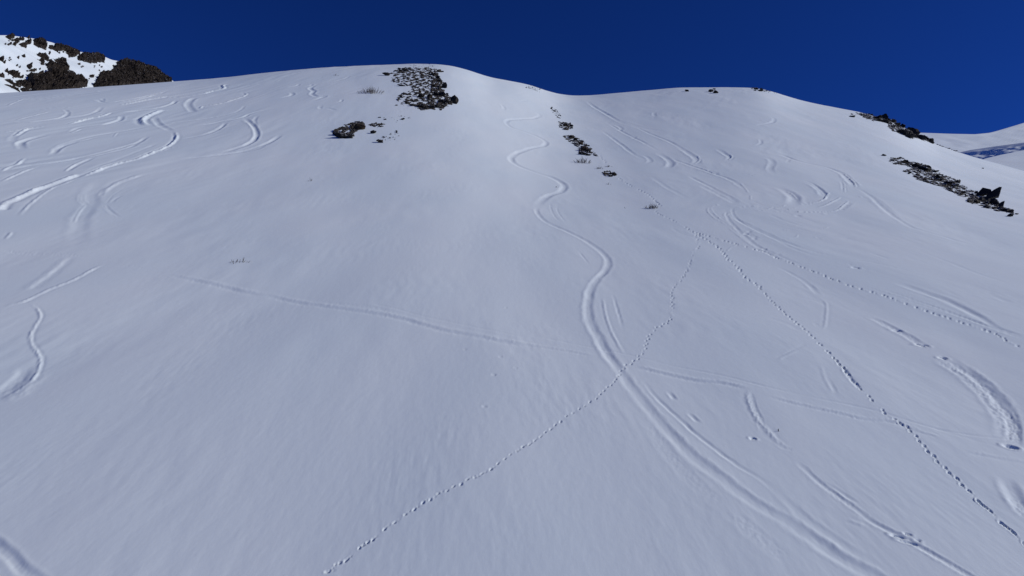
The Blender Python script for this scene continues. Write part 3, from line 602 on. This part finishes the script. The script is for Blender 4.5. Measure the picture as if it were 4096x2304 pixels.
# ---------------------------------------------------------------- rock
def poly_sd(px, py, poly):
    """signed distance in pixels, + inside"""
    P = np.array(poly); Q = np.roll(P, -1, 0)
    best = np.full(px.shape, 1e9); ins = np.zeros(px.shape, bool)
    for (ax, ay), (bx_, by_) in zip(P, Q):
        ex, ey = bx_ - ax, by_ - ay
        t = np.clip(((px - ax) * ex + (py - ay) * ey) / (ex * ex + ey * ey + 1e-9), 0, 1)
        best = np.minimum(best, np.hypot(px - ax - t * ex, py - ay - t * ey))
        c = ((ay > py) != (by_ > py)) & (px < (bx_ - ax) * (py - ay) / (by_ - ay + 1e-12) + ax)
        ins ^= c
    return np.where(ins, best, -best)
def outcrop_mesh(name, poly, surf, nrm, amp, step, nlen, m, soft=10.0, rag=.9, bias=.1, stretch=(1, 1), crag=.5, top=1.0, most=60):
    """bare rock that rises through the snow: where its uneven height is below the snow it is not built"""
    P = np.array(poly); pad = soft * .8
    xs = np.arange(P[:, 0].min() - pad, P[:, 0].max() + pad, step); ys = np.arange(P[:, 1].min() - pad, P[:, 1].max() + pad, step)
    gx, gy = np.meshgrid(xs, ys)
    x, y, z = surf(gx, gy)
    sd = np.clip(poly_sd(gx, gy, poly) / soft, -1.2, top)
    u, v = x / (nlen * stretch[0]), (y + .8 * z) / (nlen * stretch[1])
    h = sd + rag * fbm(u + 3.3, v + 1.9, 4, .6) + bias
    cr = np.abs(fbm(u * 2.7 + 11, v * 2.7 + 5, 4, .6))
    H = amp * np.where(h > -.25, h * .7 + crag * np.clip(h, 0, 1) * (1 - 2.4 * cr), -.3)
    co = np.stack([x + nrm[0] * H, y + nrm[1] * H, z + nrm[2] * H], -1).reshape(-1, 3)
    q = grid_quads(*gx.shape)
    keep = (h.ravel()[q] > -.12).any(1)
    q = q[keep][:, ::-1]
    if len(q) == 0: return None
    # each island of bare rock is a rock of its own
    par = list(range(len(co)))
    def find(a):
        while par[a] != a:
            par[a] = par[par[a]]; a = par[a]
        return a
    for f in q.tolist():
        r0 = find(f[0])
        for v in f[1:]:
            r1 = find(v)
            if r1 != r0: par[r1] = r0
    lab = np.array([find(a) for a in q[:, 0].tolist()])
    ids, cnt = np.unique(lab, return_counts=True)
    ids = ids[np.argsort(-cnt)]; cnt = np.sort(cnt)[::-1]
    def make(nm, qq):
        used = np.unique(qq); idx = np.full(len(co), -1); idx[used] = np.arange(len(used))
        c0 = co[used].mean(0)
        return mesh_np(nm, co[used] - c0, idx[qq], m, smooth=False), Vector(c0)
    out = [('rock',) + make('rock', q[lab == i]) for i, c in zip(ids[:most], cnt[:most]) if c >= 6]
    rest = np.isin(lab, ids[len(out):])
    if rest.any(): out.append(('pebbles',) + make('pebbles', q[rest]))
    return out
def add_islands(isl, root):
    for nm, me, c in isl or ():
        o = link(nm, me, root, c - root.location)
        if nm == 'pebbles': o['kind'] = 'stuff'

# rock bands of the far mountain: its own bedrock, so parts of it
PK = [
 [(480,130),(560,118),(640,165),(668,210),(655,258),(600,235),(560,225),(490,185)],
 [(770,185),(850,200),(960,250),(1080,285),(1145,340),(1100,372),(1040,392),(990,372),(930,300),(880,290),(820,292),(700,240),(705,215),(790,240)],
 [(540,285),(640,298),(705,345),(692,395),(620,350),(545,315)],
 [(1110,385),(1200,330),(1300,338),(1400,325),(1495,385),(1495,440),(1440,465),(1350,478),(1200,462),(1120,430)],
 [(385,590),(480,635),(560,660),(640,640),(690,630),(655,560),(670,490),(730,500),(800,500),(860,560),(900,590),(1000,680),(1100,668),(1180,690),(1235,815),(1230,860),(970,880),(480,910),(440,760)],
 [(1335,750),(1400,690),(1600,600),(1650,500),(1720,445),(1780,430),(1900,450),(2060,490),(2200,545),(2330,640),(2450,710),(2450,800),(1380,860)],
 [(760,355),(830,385),(940,400),(945,440),(1000,500),(960,522),(890,475),(840,410)],
 [(980,545),(1060,580),(1095,645),(1060,690),(1000,645)],
 [(118,555),(230,590),(305,640),(200,622)],
 [(212,665),(330,688),(455,770),(440,790),(300,735)],
 [(65,668),(170,725),(300,775),(190,745)],
 [(78,755),(190,775),(350,880),(260,850)],
 [(390,500),(440,495),(458,530),(420,545)],
 [(570,420),(620,418),(632,445),(605,450)],
 [(275,200),(350,185),(375,215),(320,238)],
 [(85,95),(150,80),(200,105),(130,140)], [(150,150),(230,130),(330,115),(340,135),(230,158)], [(290,180),(430,145),(440,170),(360,190)],
 [(0,395),(50,400),(55,430),(0,425)], [(700,360),(740,370),(760,400),(715,390)], [(575,475),(610,490),(618,520),(590,515)], [(760,430),(810,440),(870,490),(800,480)],
 [(1190,350),(1240,330),(1290,350),(1230,370)], [(245,570),(285,575),(290,595),(255,592)], [(0,600),(60,625),(70,650),(0,640)], [(300,815),(380,840),(445,880),(360,870)],
 [(500,620),(530,630),(520,645),(500,640)], [(540,610),(580,612),(575,632),(545,630)], [(1270,640),(1340,655),(1330,672),(1280,665)], [(1400,650),(1480,620),(1600,600),(1560,640),(1440,670)],
]
_rg = random.Random(5)
for (cx0, cx1, cy0, cy1, k) in ((640, 1010, 300, 560, 22), (0, 420, 380, 820, 26), (380, 640, 560, 640, 8), (0, 480, 90, 240, 16), (1100, 1700, 470, 720, 14)):
    for _ in range(k):
        cx_, cy_, r_ = _rg.uniform(cx0, cx1), _rg.uniform(cy0, cy1), 5 + 16 * _rg.random() ** 2
        PK.append([(cx_ + r_ * 1.4 * math.cos(a) * _rg.uniform(.6, 1.2) + .5 * r_ * math.sin(a), cy_ + r_ * .8 * math.sin(a) * _rg.uniform(.6, 1.2)) for a in np.linspace(0, 2 * math.pi, 7)[:-1]])
for i, poly in enumerate(PK):
    big = i in (4, 5)
    isl = outcrop_mesh('rock_outcrop', pxs('W', poly), peak.at, peak.n, 2.4 if big else 1.4, 1.3, 9.0 if big else 5.0, M_PEAK, soft=7.0 if big else 4.5,
                      rag=1.25 if big else 1.2, bias=.14 if big else .2, top=.75, stretch=(1.0, 1.5), most=8, crag=1.0)
    add_islands(isl, peak_o)

# loose stones: a few angular shapes shared by all
def hull_mesh(name, m, npts, flat, seed, sub=0, rough=0.0, pts=None):
    rg = random.Random(seed); bm = bmesh.new()
    if pts is None:
        for _ in range(npts):
            v = Vector((rg.gauss(0, 1), rg.gauss(0, 1), rg.gauss(0, 1))).normalized() * rg.uniform(.75, 1.05)
            bm.verts.new((v.x * .5, v.y * .5, v.z * .5 * flat))
    else:
        for p in pts: bm.verts.new(p)
    r = bmesh.ops.convex_hull(bm, input=bm.verts)
    bmesh.ops.delete(bm, geom=list({g for g in r['geom_interior'] + r['geom_unused'] if isinstance(g, bmesh.types.BMVert)}), context='VERTS')
    if sub:
        bmesh.ops.triangulate(bm, faces=bm.faces)
        for _ in range(sub):
            bmesh.ops.subdivide_edges(bm, edges=bm.edges, cuts=1, use_grid_fill=True)
            for v in bm.verts:
                k = rg.uniform(-1, 1) * rough; v.co += v.co.normalized() * k * .5
            rough *= .55
        bmesh.ops.triangulate(bm, faces=bm.faces)
    bmesh.ops.recalc_face_normals(bm, faces=bm.faces)
    me = bpy.data.meshes.new(name); bm.to_mesh(me); bm.free(); me.materials.append(m); return me
STONES = {}
for key, m in (('schist', M_ROCK), ('brown', M_ROCK2), ('crag', M_CRAG)):
    STONES[key] = [hull_mesh('stone_' + key, m, 13, (.55, .7, .9)[i % 3], 100 + i) for i in range(10)]

def base_pt(px, py):
    x, y, z = base_xyz(np.array([px]), np.array([py])); x, y = float(x[0]), float(y[0])
    return Vector((x, y, float(ground_z(np.array([x]), np.array([y]))[0])))
def stone(name, me, c, w, h, parent=None, sink=.15, tilt=.25, rz=None, dep=1.0):
    """c: where it stands; w, h: its width and height in metres"""
    o = bpy.data.objects.new(name, me); COL.objects.link(o)
    o.scale = (w, w * dep * random.uniform(.7, 1.0), h)
    o.rotation_euler = (random.uniform(-.15, .15), random.uniform(-.1, tilt), rz if rz is not None else random.uniform(-.5, .5))
    p = c + Vector((0, 0, h * (.5 - sink)))
    if parent: o.parent = parent; p = p - parent.location
    o.location = p
    return o
def outcrop(label, fr, poly, n, smin, smax, kinds, hw=.55, bed=None, weight=None, extra=(), name='rock_outcrop', cat_='rocks', bed_amp=.5, seed=1, bias=0.0, bsoft=7, brag=1.2, top=.2, bed2=(), bias2=.1):
    """rocks that crop out of the snow over this outline; sizes in photograph pixels"""
    rg = random.Random(seed)
    P = pxs(fr, poly); A = np.array(P)
    c = base_pt(A[:, 0].mean(), A[:, 1].mean())
    root = bpy.data.objects.new(name, None); COL.objects.link(root); root.location = c
    tag(root, label, cat_)
    if bed:
      for poly_b, bias_b in [(P, bias)] + [(pxs(fr, b2), bias2) for b2 in bed2]:
        isl = outcrop_mesh('bedrock', poly_b, lambda a, b: (lambda t: (t[0], t[1], ground_z(t[0], t[1])))(base_xyz(a, b)), (0, -.25, .97), bed_amp, 1.2, bed, M_ROCK, soft=bsoft, bias=bias_b, rag=brag, stretch=(1, 2.6), top=top, most=max(10, 285 - n - len(extra)) // (1 + len(bed2)))
        add_islands(isl, root)
    made = 0; tries = 0
    while made < n and tries < n * 60:
        tries += 1
        px = rg.uniform(A[:, 0].min(), A[:, 0].max()); py = rg.uniform(A[:, 1].min(), A[:, 1].max())
        if poly_sd(np.array([px]), np.array([py]), P)[0] < -1: continue
        wt = weight(px, py) if weight else 1.0
        if rg.random() > wt: continue
        q = base_pt(px, py); mpp = px_size(*q)
        w = (smin + (smax - smin) * rg.random() ** 2.2) * mpp
        random.seed(seed * 1000 + made)
        stone('rock', rg.choice(STONES[rg.choice(kinds)]), q, w, w * hw * rg.uniform(.7, 1.3), root)
        made += 1
    for (ex, ey, ew, eh, kind) in extra:                    # larger blocks, drawn at their own place: centre, width and height in the frame's pixels
        k = FR[fr][2]; (bx_, by_) = pxs(fr, [(ex, ey + eh / 2)])[0]
        q = base_pt(bx_, by_); mpp = px_size(*q)
        random.seed(int(ex * 7 + ey))
        me = hull_mesh('block', {'schist': M_ROCK, 'brown': M_ROCK2, 'crag': M_CRAG}[kind], 16, 1.0, int(ex + ey * 3), 2, .16)
        stone('rock', me, q, ew / k * mpp * 1.1, eh / k * mpp * 1.0, root, sink=.2, dep=.8)
    return root
def boulder(label, fr, ex, ey, ew, eh, kind='schist', seed=0, cat_='boulder', rz=None):
    k = FR[fr][2]; (bx_, by_) = pxs(fr, [(ex, ey + eh / 2)])[0]
    q = base_pt(bx_, by_); mpp = px_size(*q)
    random.seed(seed + int(ex))
    me = hull_mesh('boulder', {'schist': M_ROCK, 'brown': M_ROCK2, 'crag': M_CRAG}[kind], 18, 1.0, int(ex * 3 + ey) + seed, 3, .12)
    o = stone('boulder', me, q, ew / k * mpp * 1.1, eh / k * mpp * 1.2, None, sink=.15, dep=.85, rz=rz)
    return tag(o, label, cat_)

# --- scree on the summit hump
SUMMIT = [(420,340),(620,215),(880,205),(1150,195),(1450,240),(1750,255),(1790,320),(1640,350),(1700,470),(1720,560),(1800,640),(1780,740),(1830,880),(2000,1000),(2060,1160),(1880,1180),(1870,1240),(1740,1290),(1500,1320),(1200,1310),(1000,1240),(720,1160),(580,1080),(600,980),(700,900),(980,830),(960,700),(700,640),(440,560),(430,480),(480,400)]
def w_summit(px, py):
    a = (px - 1570) / 230; return .28 + .72 * min(1, max(0, a) ** .9)
outcrop('broad patch of dark scree and rock on the snowy summit hump', 'P', SUMMIT, 170, 4, 18, ('schist', 'schist', 'brown', 'crag'), .36, bed=.95, weight=w_summit, seed=3, bed_amp=.30, bias=-.17, bsoft=9, brag=1.3, bias2=.06,
        bed2=[[(1480,330),(1650,350),(1720,560),(1800,700),(1830,880),(2000,1000),(2060,1160),(1740,1290),(1200,1300),(1000,1230),(1300,1120),(1450,900),(1500,600)]],
        extra=[(820,260,130,80,'crag'),(700,670,230,45,'schist'),(1530,375,170,85,'brown'),(1690,290,170,75,'schist'),(1640,450,150,150,'crag'),(1700,540,150,120,'crag'),(1560,680,200,110,'brown'),
               (1680,720,160,110,'crag'),(1450,950,150,150,'brown'),(1620,880,230,140,'crag'),(1760,900,200,160,'crag'),(1880,1080,220,160,'schist'),(1760,1090,170,120,'crag'),(1220,940,200,120,'schist'),
               (1180,840,100,70,'brown'),(1080,1080,110,70,'crag'),(850,1130,150,70,'schist'),(1000,1190,160,70,'crag'),(1200,1210,180,90,'crag'),(1330,1260,180,90,'schist'),(1500,1240,180,90,'crag'),(1650,1230,160,90,'crag'),(1810,1220,130,90,'schist'),(1990,1120,150,100,'schist')])
boulder('grey boulder standing alone at the left tip of the summit scree', 'P', 295, 362, 195, 90, 'schist', 1)
boulder('small dark pointed boulder at the top left of the summit scree', 'P', 667, 257, 100, 72, 'crag', 2)
boulder('round dark boulder at the top of the summit scree, right of the pointed one', 'P', 765, 235, 120, 75, 'crag', 3)
boulder('dark leaning boulder jutting from the right side of the summit scree', 'P', 1830, 680, 170, 165, 'crag', 4)
boulder('largest grey boulder at the lower right corner of the summit scree', 'P', 2105, 1060, 235, 225, 'schist', 5)
boulder('small flat stone lying below the left edge of the summit scree', 'P', 568, 1195, 75, 26, 'schist', 6, 'stone')
outcrop('sprinkle of tiny stones on the summit crest above the scree', 'P', [(820,130),(1200,140),(1450,110),(1720,130),(1700,160),(1480,200),(1200,215),(1150,170)], 30, 2, 6, ('schist', 'crag'), .5, seed=8, cat_='stones', name='stones')

# --- outcrops left of the gully
outcrop('low brown rock ledge with a black overhang, left of the summit scree', 'B', [(590,850),(640,820),(720,780),(820,742),(900,750),(940,790),(860,825),(820,845),(815,890),(760,905),(640,900)], 26, 6, 16, ('brown', 'brown', 'schist'), .5, bed=1.0, seed=4, bias=.1, bed_amp=.35,
        extra=[(620,855,70,50,'crag'),(690,875,140,65,'crag'),(770,870,110,75,'crag'),(860,785,130,70,'brown')])
outcrop('small dark rock patch right of the brown ledge', 'B', [(970,770),(1040,752),(1140,765),(1110,785),(1050,797),(985,790)], 16, 4, 12, ('schist', 'crag'), .5, bed=.7, bed_amp=.25, bias=-.1, seed=5)
boulder('flat olive slab lying in the snow below the small rock patch', 'B', 1015, 843, 70, 32, 'schist', 7)
boulder('dull grey block at the left end of the lower stone strip', 'B', 1085, 928, 78, 45, 'schist', 8)
outcrop('thin strip of dark stones running up from the grey block', 'B', [(1100,890),(1180,850),(1260,832),(1295,855),(1285,900),(1200,935),(1120,935)], 34, 3, 11, ('schist', 'crag'), .55, seed=6, cat_='stones', name='stones')
outcrop('scattered stones between the brown ledge and the summit scree', 'B', [(1060,685),(1150,690),(1300,680),(1420,690),(1310,755),(1200,750),(1290,715),(1150,720)], 20, 3, 13, ('schist', 'crag'), .45, seed=7, cat_='stones', name='stones', extra=[(1322,705,45,24,'crag'),(1135,711,36,18,'crag'),(1078,692,36,14,'crag')])

# --- rib down the gully
outcrop('topmost line of dark stones on the narrow rib', 'C', [(470,420),(540,455),(570,485),(600,530),(560,550),(530,500),(490,460)], 48, 3, 11, ('schist', 'crag'), .6, seed=9, cat_='stones', name='stones')
outcrop('compact clump of mossy rocks on the rib', 'C', [(570,580),(640,580),(705,600),(690,640),(640,655),(575,625)], 26, 4, 14, ('brown', 'schist', 'crag'), .6, bed=.7, bed_amp=.25, bias=-.1, seed=10, extra=[(640,600,64,36,'brown'),(688,605,42,30,'crag'),(640,640,60,26,'brown')])
outcrop('long band of mossy rocks stepping down the rib', 'C', [(610,715),(700,700),(780,750),(860,800),(900,865),(950,910),(860,895),(770,885),(760,830),(690,775),(620,730)], 62, 4, 14, ('brown', 'schist', 'crag'), .6, bed=.7, bed_amp=.25, bias=-.1, seed=11, extra=[(690,715,56,30,'brown'),(725,735,52,40,'crag'),(778,772,54,44,'brown'),(812,832,84,48,'brown'),(850,850,60,30,'crag'),(800,880,92,28,'crag'),(850,892,52,24,'crag')])
outcrop('lowest dark rock cluster on the rib where the paw prints start', 'C', [(980,1065),(1030,1050),(1100,1060),(1135,1080),(1080,1105),(1010,1095)], 18, 4, 14, ('brown', 'crag'), .6, bed=.6, bed_amp=.25, bias=-.1, seed=12, extra=[(1098,1078,64,36,'brown'),(1032,1070,48,26,'brown'),(1065,1094,52,22,'crag')])
outcrop('patch of twiggy stones on the crest beside the col', 'C', [(240,235),(300,210),(370,225),(400,270),(340,265),(290,245)], 22, 3, 9, ('schist', 'brown'), .5, seed=13, cat_='stones', name='stones')

# --- right-hand crest
boulder('lone dark rock under the right skyline, left of the paired blocks', 'C', 1805, 273, 46, 18, 'crag', 11)
outcrop('pair of jagged black blocks on the right crest', 'C', [(2010,265),(2050,258),(2110,275),(2110,297),(2060,295),(2015,280)], 8, 5, 12, ('crag',), .8, seed=14, extra=[(2040,270,55,32,'crag'),(2085,283,52,30,'crag')])
outcrop('rocky crest stones along the top of the right hump', 'D', [(0,115),(60,110),(120,130),(180,150),(290,180),(180,165),(110,150),(40,150)], 30, 3, 12, ('crag', 'schist'), .6, seed=15, extra=[(100,137,45,28,'crag'),(60,125,50,22,'crag')], cat_='stones', name='stones')
CREST = [(280,195),(480,175),(700,190),(930,180),(1000,230),(1040,300),(1190,320),(1200,390),(1380,440),(1560,460),(1700,530),(1740,640),(1890,680),(2050,770),(2090,870),(1950,850),(1650,760),(1580,780),(1250,650),(1130,600),(1010,500),(1000,400),(820,380),(700,360),(600,340),(420,270)]
outcrop('long black crag along the right skyline ridge', 'N', CREST, 120, 3, 13, ('crag', 'crag', 'schist'), .7, bed=1.0, seed=16, bed_amp=.4, bias=-.05,
        extra=[(780,260,180,120,'crag'),(930,250,150,160,'crag'),(790,330,130,90,'crag'),(920,350,200,100,'crag'),(1010,310,80,80,'crag'),(1130,350,170,90,'crag'),(1240,430,120,80,'crag'),(1340,470,130,90,'crag'),
               (1320,590,200,150,'crag'),(1450,640,230,180,'crag'),(1520,500,150,90,'crag'),(1610,620,230,240,'crag'),(1680,600,130,170,'crag'),(1500,720,240,90,'crag'),(1780,740,230,120,'crag'),(1850,710,110,80,'crag'),(1930,770,120,80,'crag'),(2010,810,120,110,'crag'),(2040,870,110,50,'crag')])
outcrop('thin tail of dark stones trailing right from the black crag', 'N', [(2100,870),(2180,875),(2350,930),(2480,1000),(2576,1040),(2700,1110),(2600,1075),(2400,1000),(2200,910)], 32, 4, 12, ('crag', 'schist'), .45, seed=17, cat_='stones', name='stones')
outcrop('few flat stones left of the black crag', 'N', [(70,250),(110,180),(200,210),(330,160),(250,270)], 8, 4, 14, ('schist',), .3, seed=18, cat_='stones', name='stones', extra=[(160,258,170,26,'schist')])
RIGHT = [(270,130),(420,140),(600,185),(740,230),(850,260),(1010,330),(1080,380),(1150,440),(1250,450),(1470,530),(1450,590),(1600,650),(1700,710),(1780,740),(2000,800),(2080,850),(2150,930),(2200,1000),(2390,1040),(2390,1110),(2130,1080),(1900,1020),(1600,910),(1600,830),(1450,790),(1330,740),(1180,650),(1000,600),(690,490),(640,420),(490,370),(640,310),(520,270),(350,250),(200,165)]
outcrop('dark slanting rock band with a pointed horn at the right edge', 'Q', RIGHT, 160, 4, 18, ('crag', 'schist', 'crag', 'brown'), .38, bed=.75, seed=19, bed_amp=.28, bias=-.16, brag=1.3,
        extra=[(520,200,120,60,'brown'),(720,270,160,70,'crag'),(850,300,180,90,'crag'),(920,330,150,70,'crag'),(1020,365,140,28,'crag'),(600,395,70,50,'schist'),(1080,450,160,80,'crag'),(1250,560,180,70,'crag'),(1440,540,90,60,'crag'),
               (1100,500,150,60,'crag'),(1380,610,180,60,'crag'),(1520,730,80,50,'schist'),(1760,490+240,60,60,'crag'),(1900,860,160,80,'crag'),(2060,880,120,140,'crag'),(2120,930,90,80,'crag'),(1780,900,120,70,'brown'),(2160,1030,120,60,'crag'),(2270,1050,150,70,'crag'),(2370,1070,80,70,'crag'),(1930,990,120,60,'crag')])
def spike(label, fr, pts, th, tilt=None, parent_label=None):
    """an upright angular block from its outline in the frame (base points first), with real thickness"""
    P = pxs(fr, pts); b = base_pt(*P[0]); mpp = px_size(*b)
    right = Vector((math.cos(math.atan2(b.x, b.y)), -math.sin(math.atan2(b.x, b.y)), 0)); fwd = Vector((right.y * -1, right.x, 0)) * -1
    V = []
    for i, (a, c) in enumerate(P):
        p = right * ((a - P[0][0]) * mpp) + Vector((0, 0, (P[0][1] - c) * mpp))
        k = 1.0 if i < 2 else .45
        V += [p + fwd * th * k, p - fwd * th * k]
    me = hull_mesh('spike', M_CRAG, 0, 1, len(label), 2, .05, V)
    o = link('boulder', me, None, b)
    return tag(o, label, 'boulder')
spike('pointed black rock horn leaning right over the slanting rock band', 'Q', [(1900,860),(2060,850),(2105,720),(2080,712),(2010,745),(1940,790)], .55)
spike('jagged black fin left of the pointed horn', 'Q', [(1745,790),(1930,800),(1925,735),(1860,730),(1832,692),(1800,735)], .45)
spike('small black tooth below the pointed horn', 'Q', [(2110,1000),(2180,1010),(2203,930),(2160,940)], .4)
boulder('rounded dark boulder at the bottom end of the slanting rock band', 'Q', 2345, 1148, 90, 52, 'crag', 21)
boulder('small stone just right of the slanting rock band', 'Q', 2450, 1122, 55, 22, 'crag', 22, 'stone')
boulder('isolated dark stone above the left tip of the slanting rock band', 'Q', 155, 92, 75, 28, 'crag', 23, 'stone')
boulder('tiny dark stone high on the open snow right of the slanting band', 'Q', 1868, 312, 34, 12, 'crag', 24, 'stone')

# ---------------------------------------------------------------- dry shrubs and stalks sticking out of the snow
def shrub(label, px, py, wpx, hpx, n, name='dry_shrub', cat_='shrub', m=None, lean=.35, seed=0, rad=.011, twigs=2):
    rg = random.Random(seed + int(px)); b = base_pt(px, py); mpp = px_size(*b)
    W, H = wpx * mpp, hpx * mpp
    V, F = [], []
    def stalk(p0, p1, r0, r1):
        ax = (p1 - p0).normalized(); a = ax.orthogonal().normalized(); c = ax.cross(a); i0 = len(V)
        for p, r in ((p0, r0), (p1, r1)):
            for k in range(3):
                t = k * 2 * math.pi / 3; V.append(p + (a * math.cos(t) + c * math.sin(t)) * r)
        for k in range(3):
            F.append((i0 + k, i0 + (k + 1) % 3, i0 + 3 + (k + 1) % 3, i0 + 3 + k))
    for i in range(n):
        x = rg.gauss(0, .28) * W; x = max(-W / 2, min(W / 2, x)); y = rg.uniform(-.3, .3) * W
        p = Vector((x, y, 0)); p.z = float(ground_z(np.array([b.x + x]), np.array([b.y + y]))[0]) - b.z - .05
        h = H * rg.uniform(.45, 1.05) * (1 - .5 * abs(x) / (W / 2 + 1e-6))
        d = Vector((x / (W + 1e-6) * 1.1 + rg.gauss(0, lean * .6), rg.gauss(0, lean * .6), 1)).normalized()
        mid = p + d * h * .55; r = rad * max(1, h / 1.0) * 1.3
        d2 = (d + Vector((rg.gauss(0, .2), rg.gauss(0, .2), .1))).normalized(); tip = mid + d2 * h * .5
        stalk(p, mid, r, r * .75); stalk(mid, tip, r * .75, r * .3)
        for _ in range(twigs):
            q = p.lerp(mid, rg.uniform(.4, 1)); dd = (d + Vector((rg.gauss(0, .6), rg.gauss(0, .6), rg.uniform(0, .4)))).normalized()
            stalk(q, q + dd * h * rg.uniform(.2, .4), r * .55, r * .25)
    me = bpy.data.meshes.new(name); me.from_pydata([tuple(v) for v in V], [], F); me.materials.append(m or M_TWIG); me.update()
    o = link(name, me, None, b)
    return tag(o, label, cat_, 'dry plants poking through the snow')
def at(fr, x, y): return pxs(fr, [(x, y)])[0]
shrub('wide dense leafless shrub left of the summit scree', *at('B', 992, 445), 82, 28, 85, rad=.02, seed=1)
shrub('small grey tuft near the left skyline', *at('B', 628, 258), 14, 12, 10, rad=.02, seed=2)
shrub('tall leafless shrub below the mossy rock band on the rib', *at('C', 800, 975), 60, 28, 44, rad=.022, seed=3)
shrub('small tangled shrub left of the lowest rib rocks', *at('C', 962, 1032), 24, 16, 16, rad=.02, seed=4)
shrub('low dark shrub just above the lowest rib rocks', *at('C', 1050, 1012), 28, 10, 18, rad=.02, seed=5)
shrub('shrub beside the paw print line right of the central track', *at('C', 1470, 1412), 44, 24, 44, rad=.017, seed=6)
shrub('spindly twigs on the crest beside the col', *at('C', 320, 258), 46, 18, 20, rad=.02, seed=7)
shrub('bare stems at the left foot of the mossy rock band', *at('C', 785, 860), 24, 22, 12, rad=.014, seed=8)
shrub('tiny stalks inside the bend of the central ski track', *at('C', 545, 1205), 13, 8, 6, 'dry_stalks', 'stalks', rad=.02, seed=9, twigs=1)
shrub('faint stalks below the lowest rib rocks', *at('C', 1052, 1180), 14, 14, 5, 'dry_stalks', 'stalks', rad=.016, seed=10, twigs=1)
shrub('single short stalk left of the shrub by the paw prints', *at('C', 1205, 1410), 4, 8, 2, 'dry_stalks', 'stalks', rad=.018, seed=11, twigs=0)
shrub('thin pair of stalks on the open snow left of centre', *at('B', 362, 1350), 12, 18, 4, 'dry_stalks', 'stalks', rad=.02, seed=12, twigs=1)
shrub('sparse forked twigs on the smooth snow at mid left', *at('E', 1975, 725), 66, 26, 11, 'dry_stalks', 'stalks', rad=.016, seed=13, twigs=2, lean=.8)
shrub('single dark twig beside the lumpy ridge at lower right', *at('K', 1312, 515), 10, 20, 2, 'dry_stalks', 'stalks', rad=.014, seed=14, twigs=1, lean=.7)
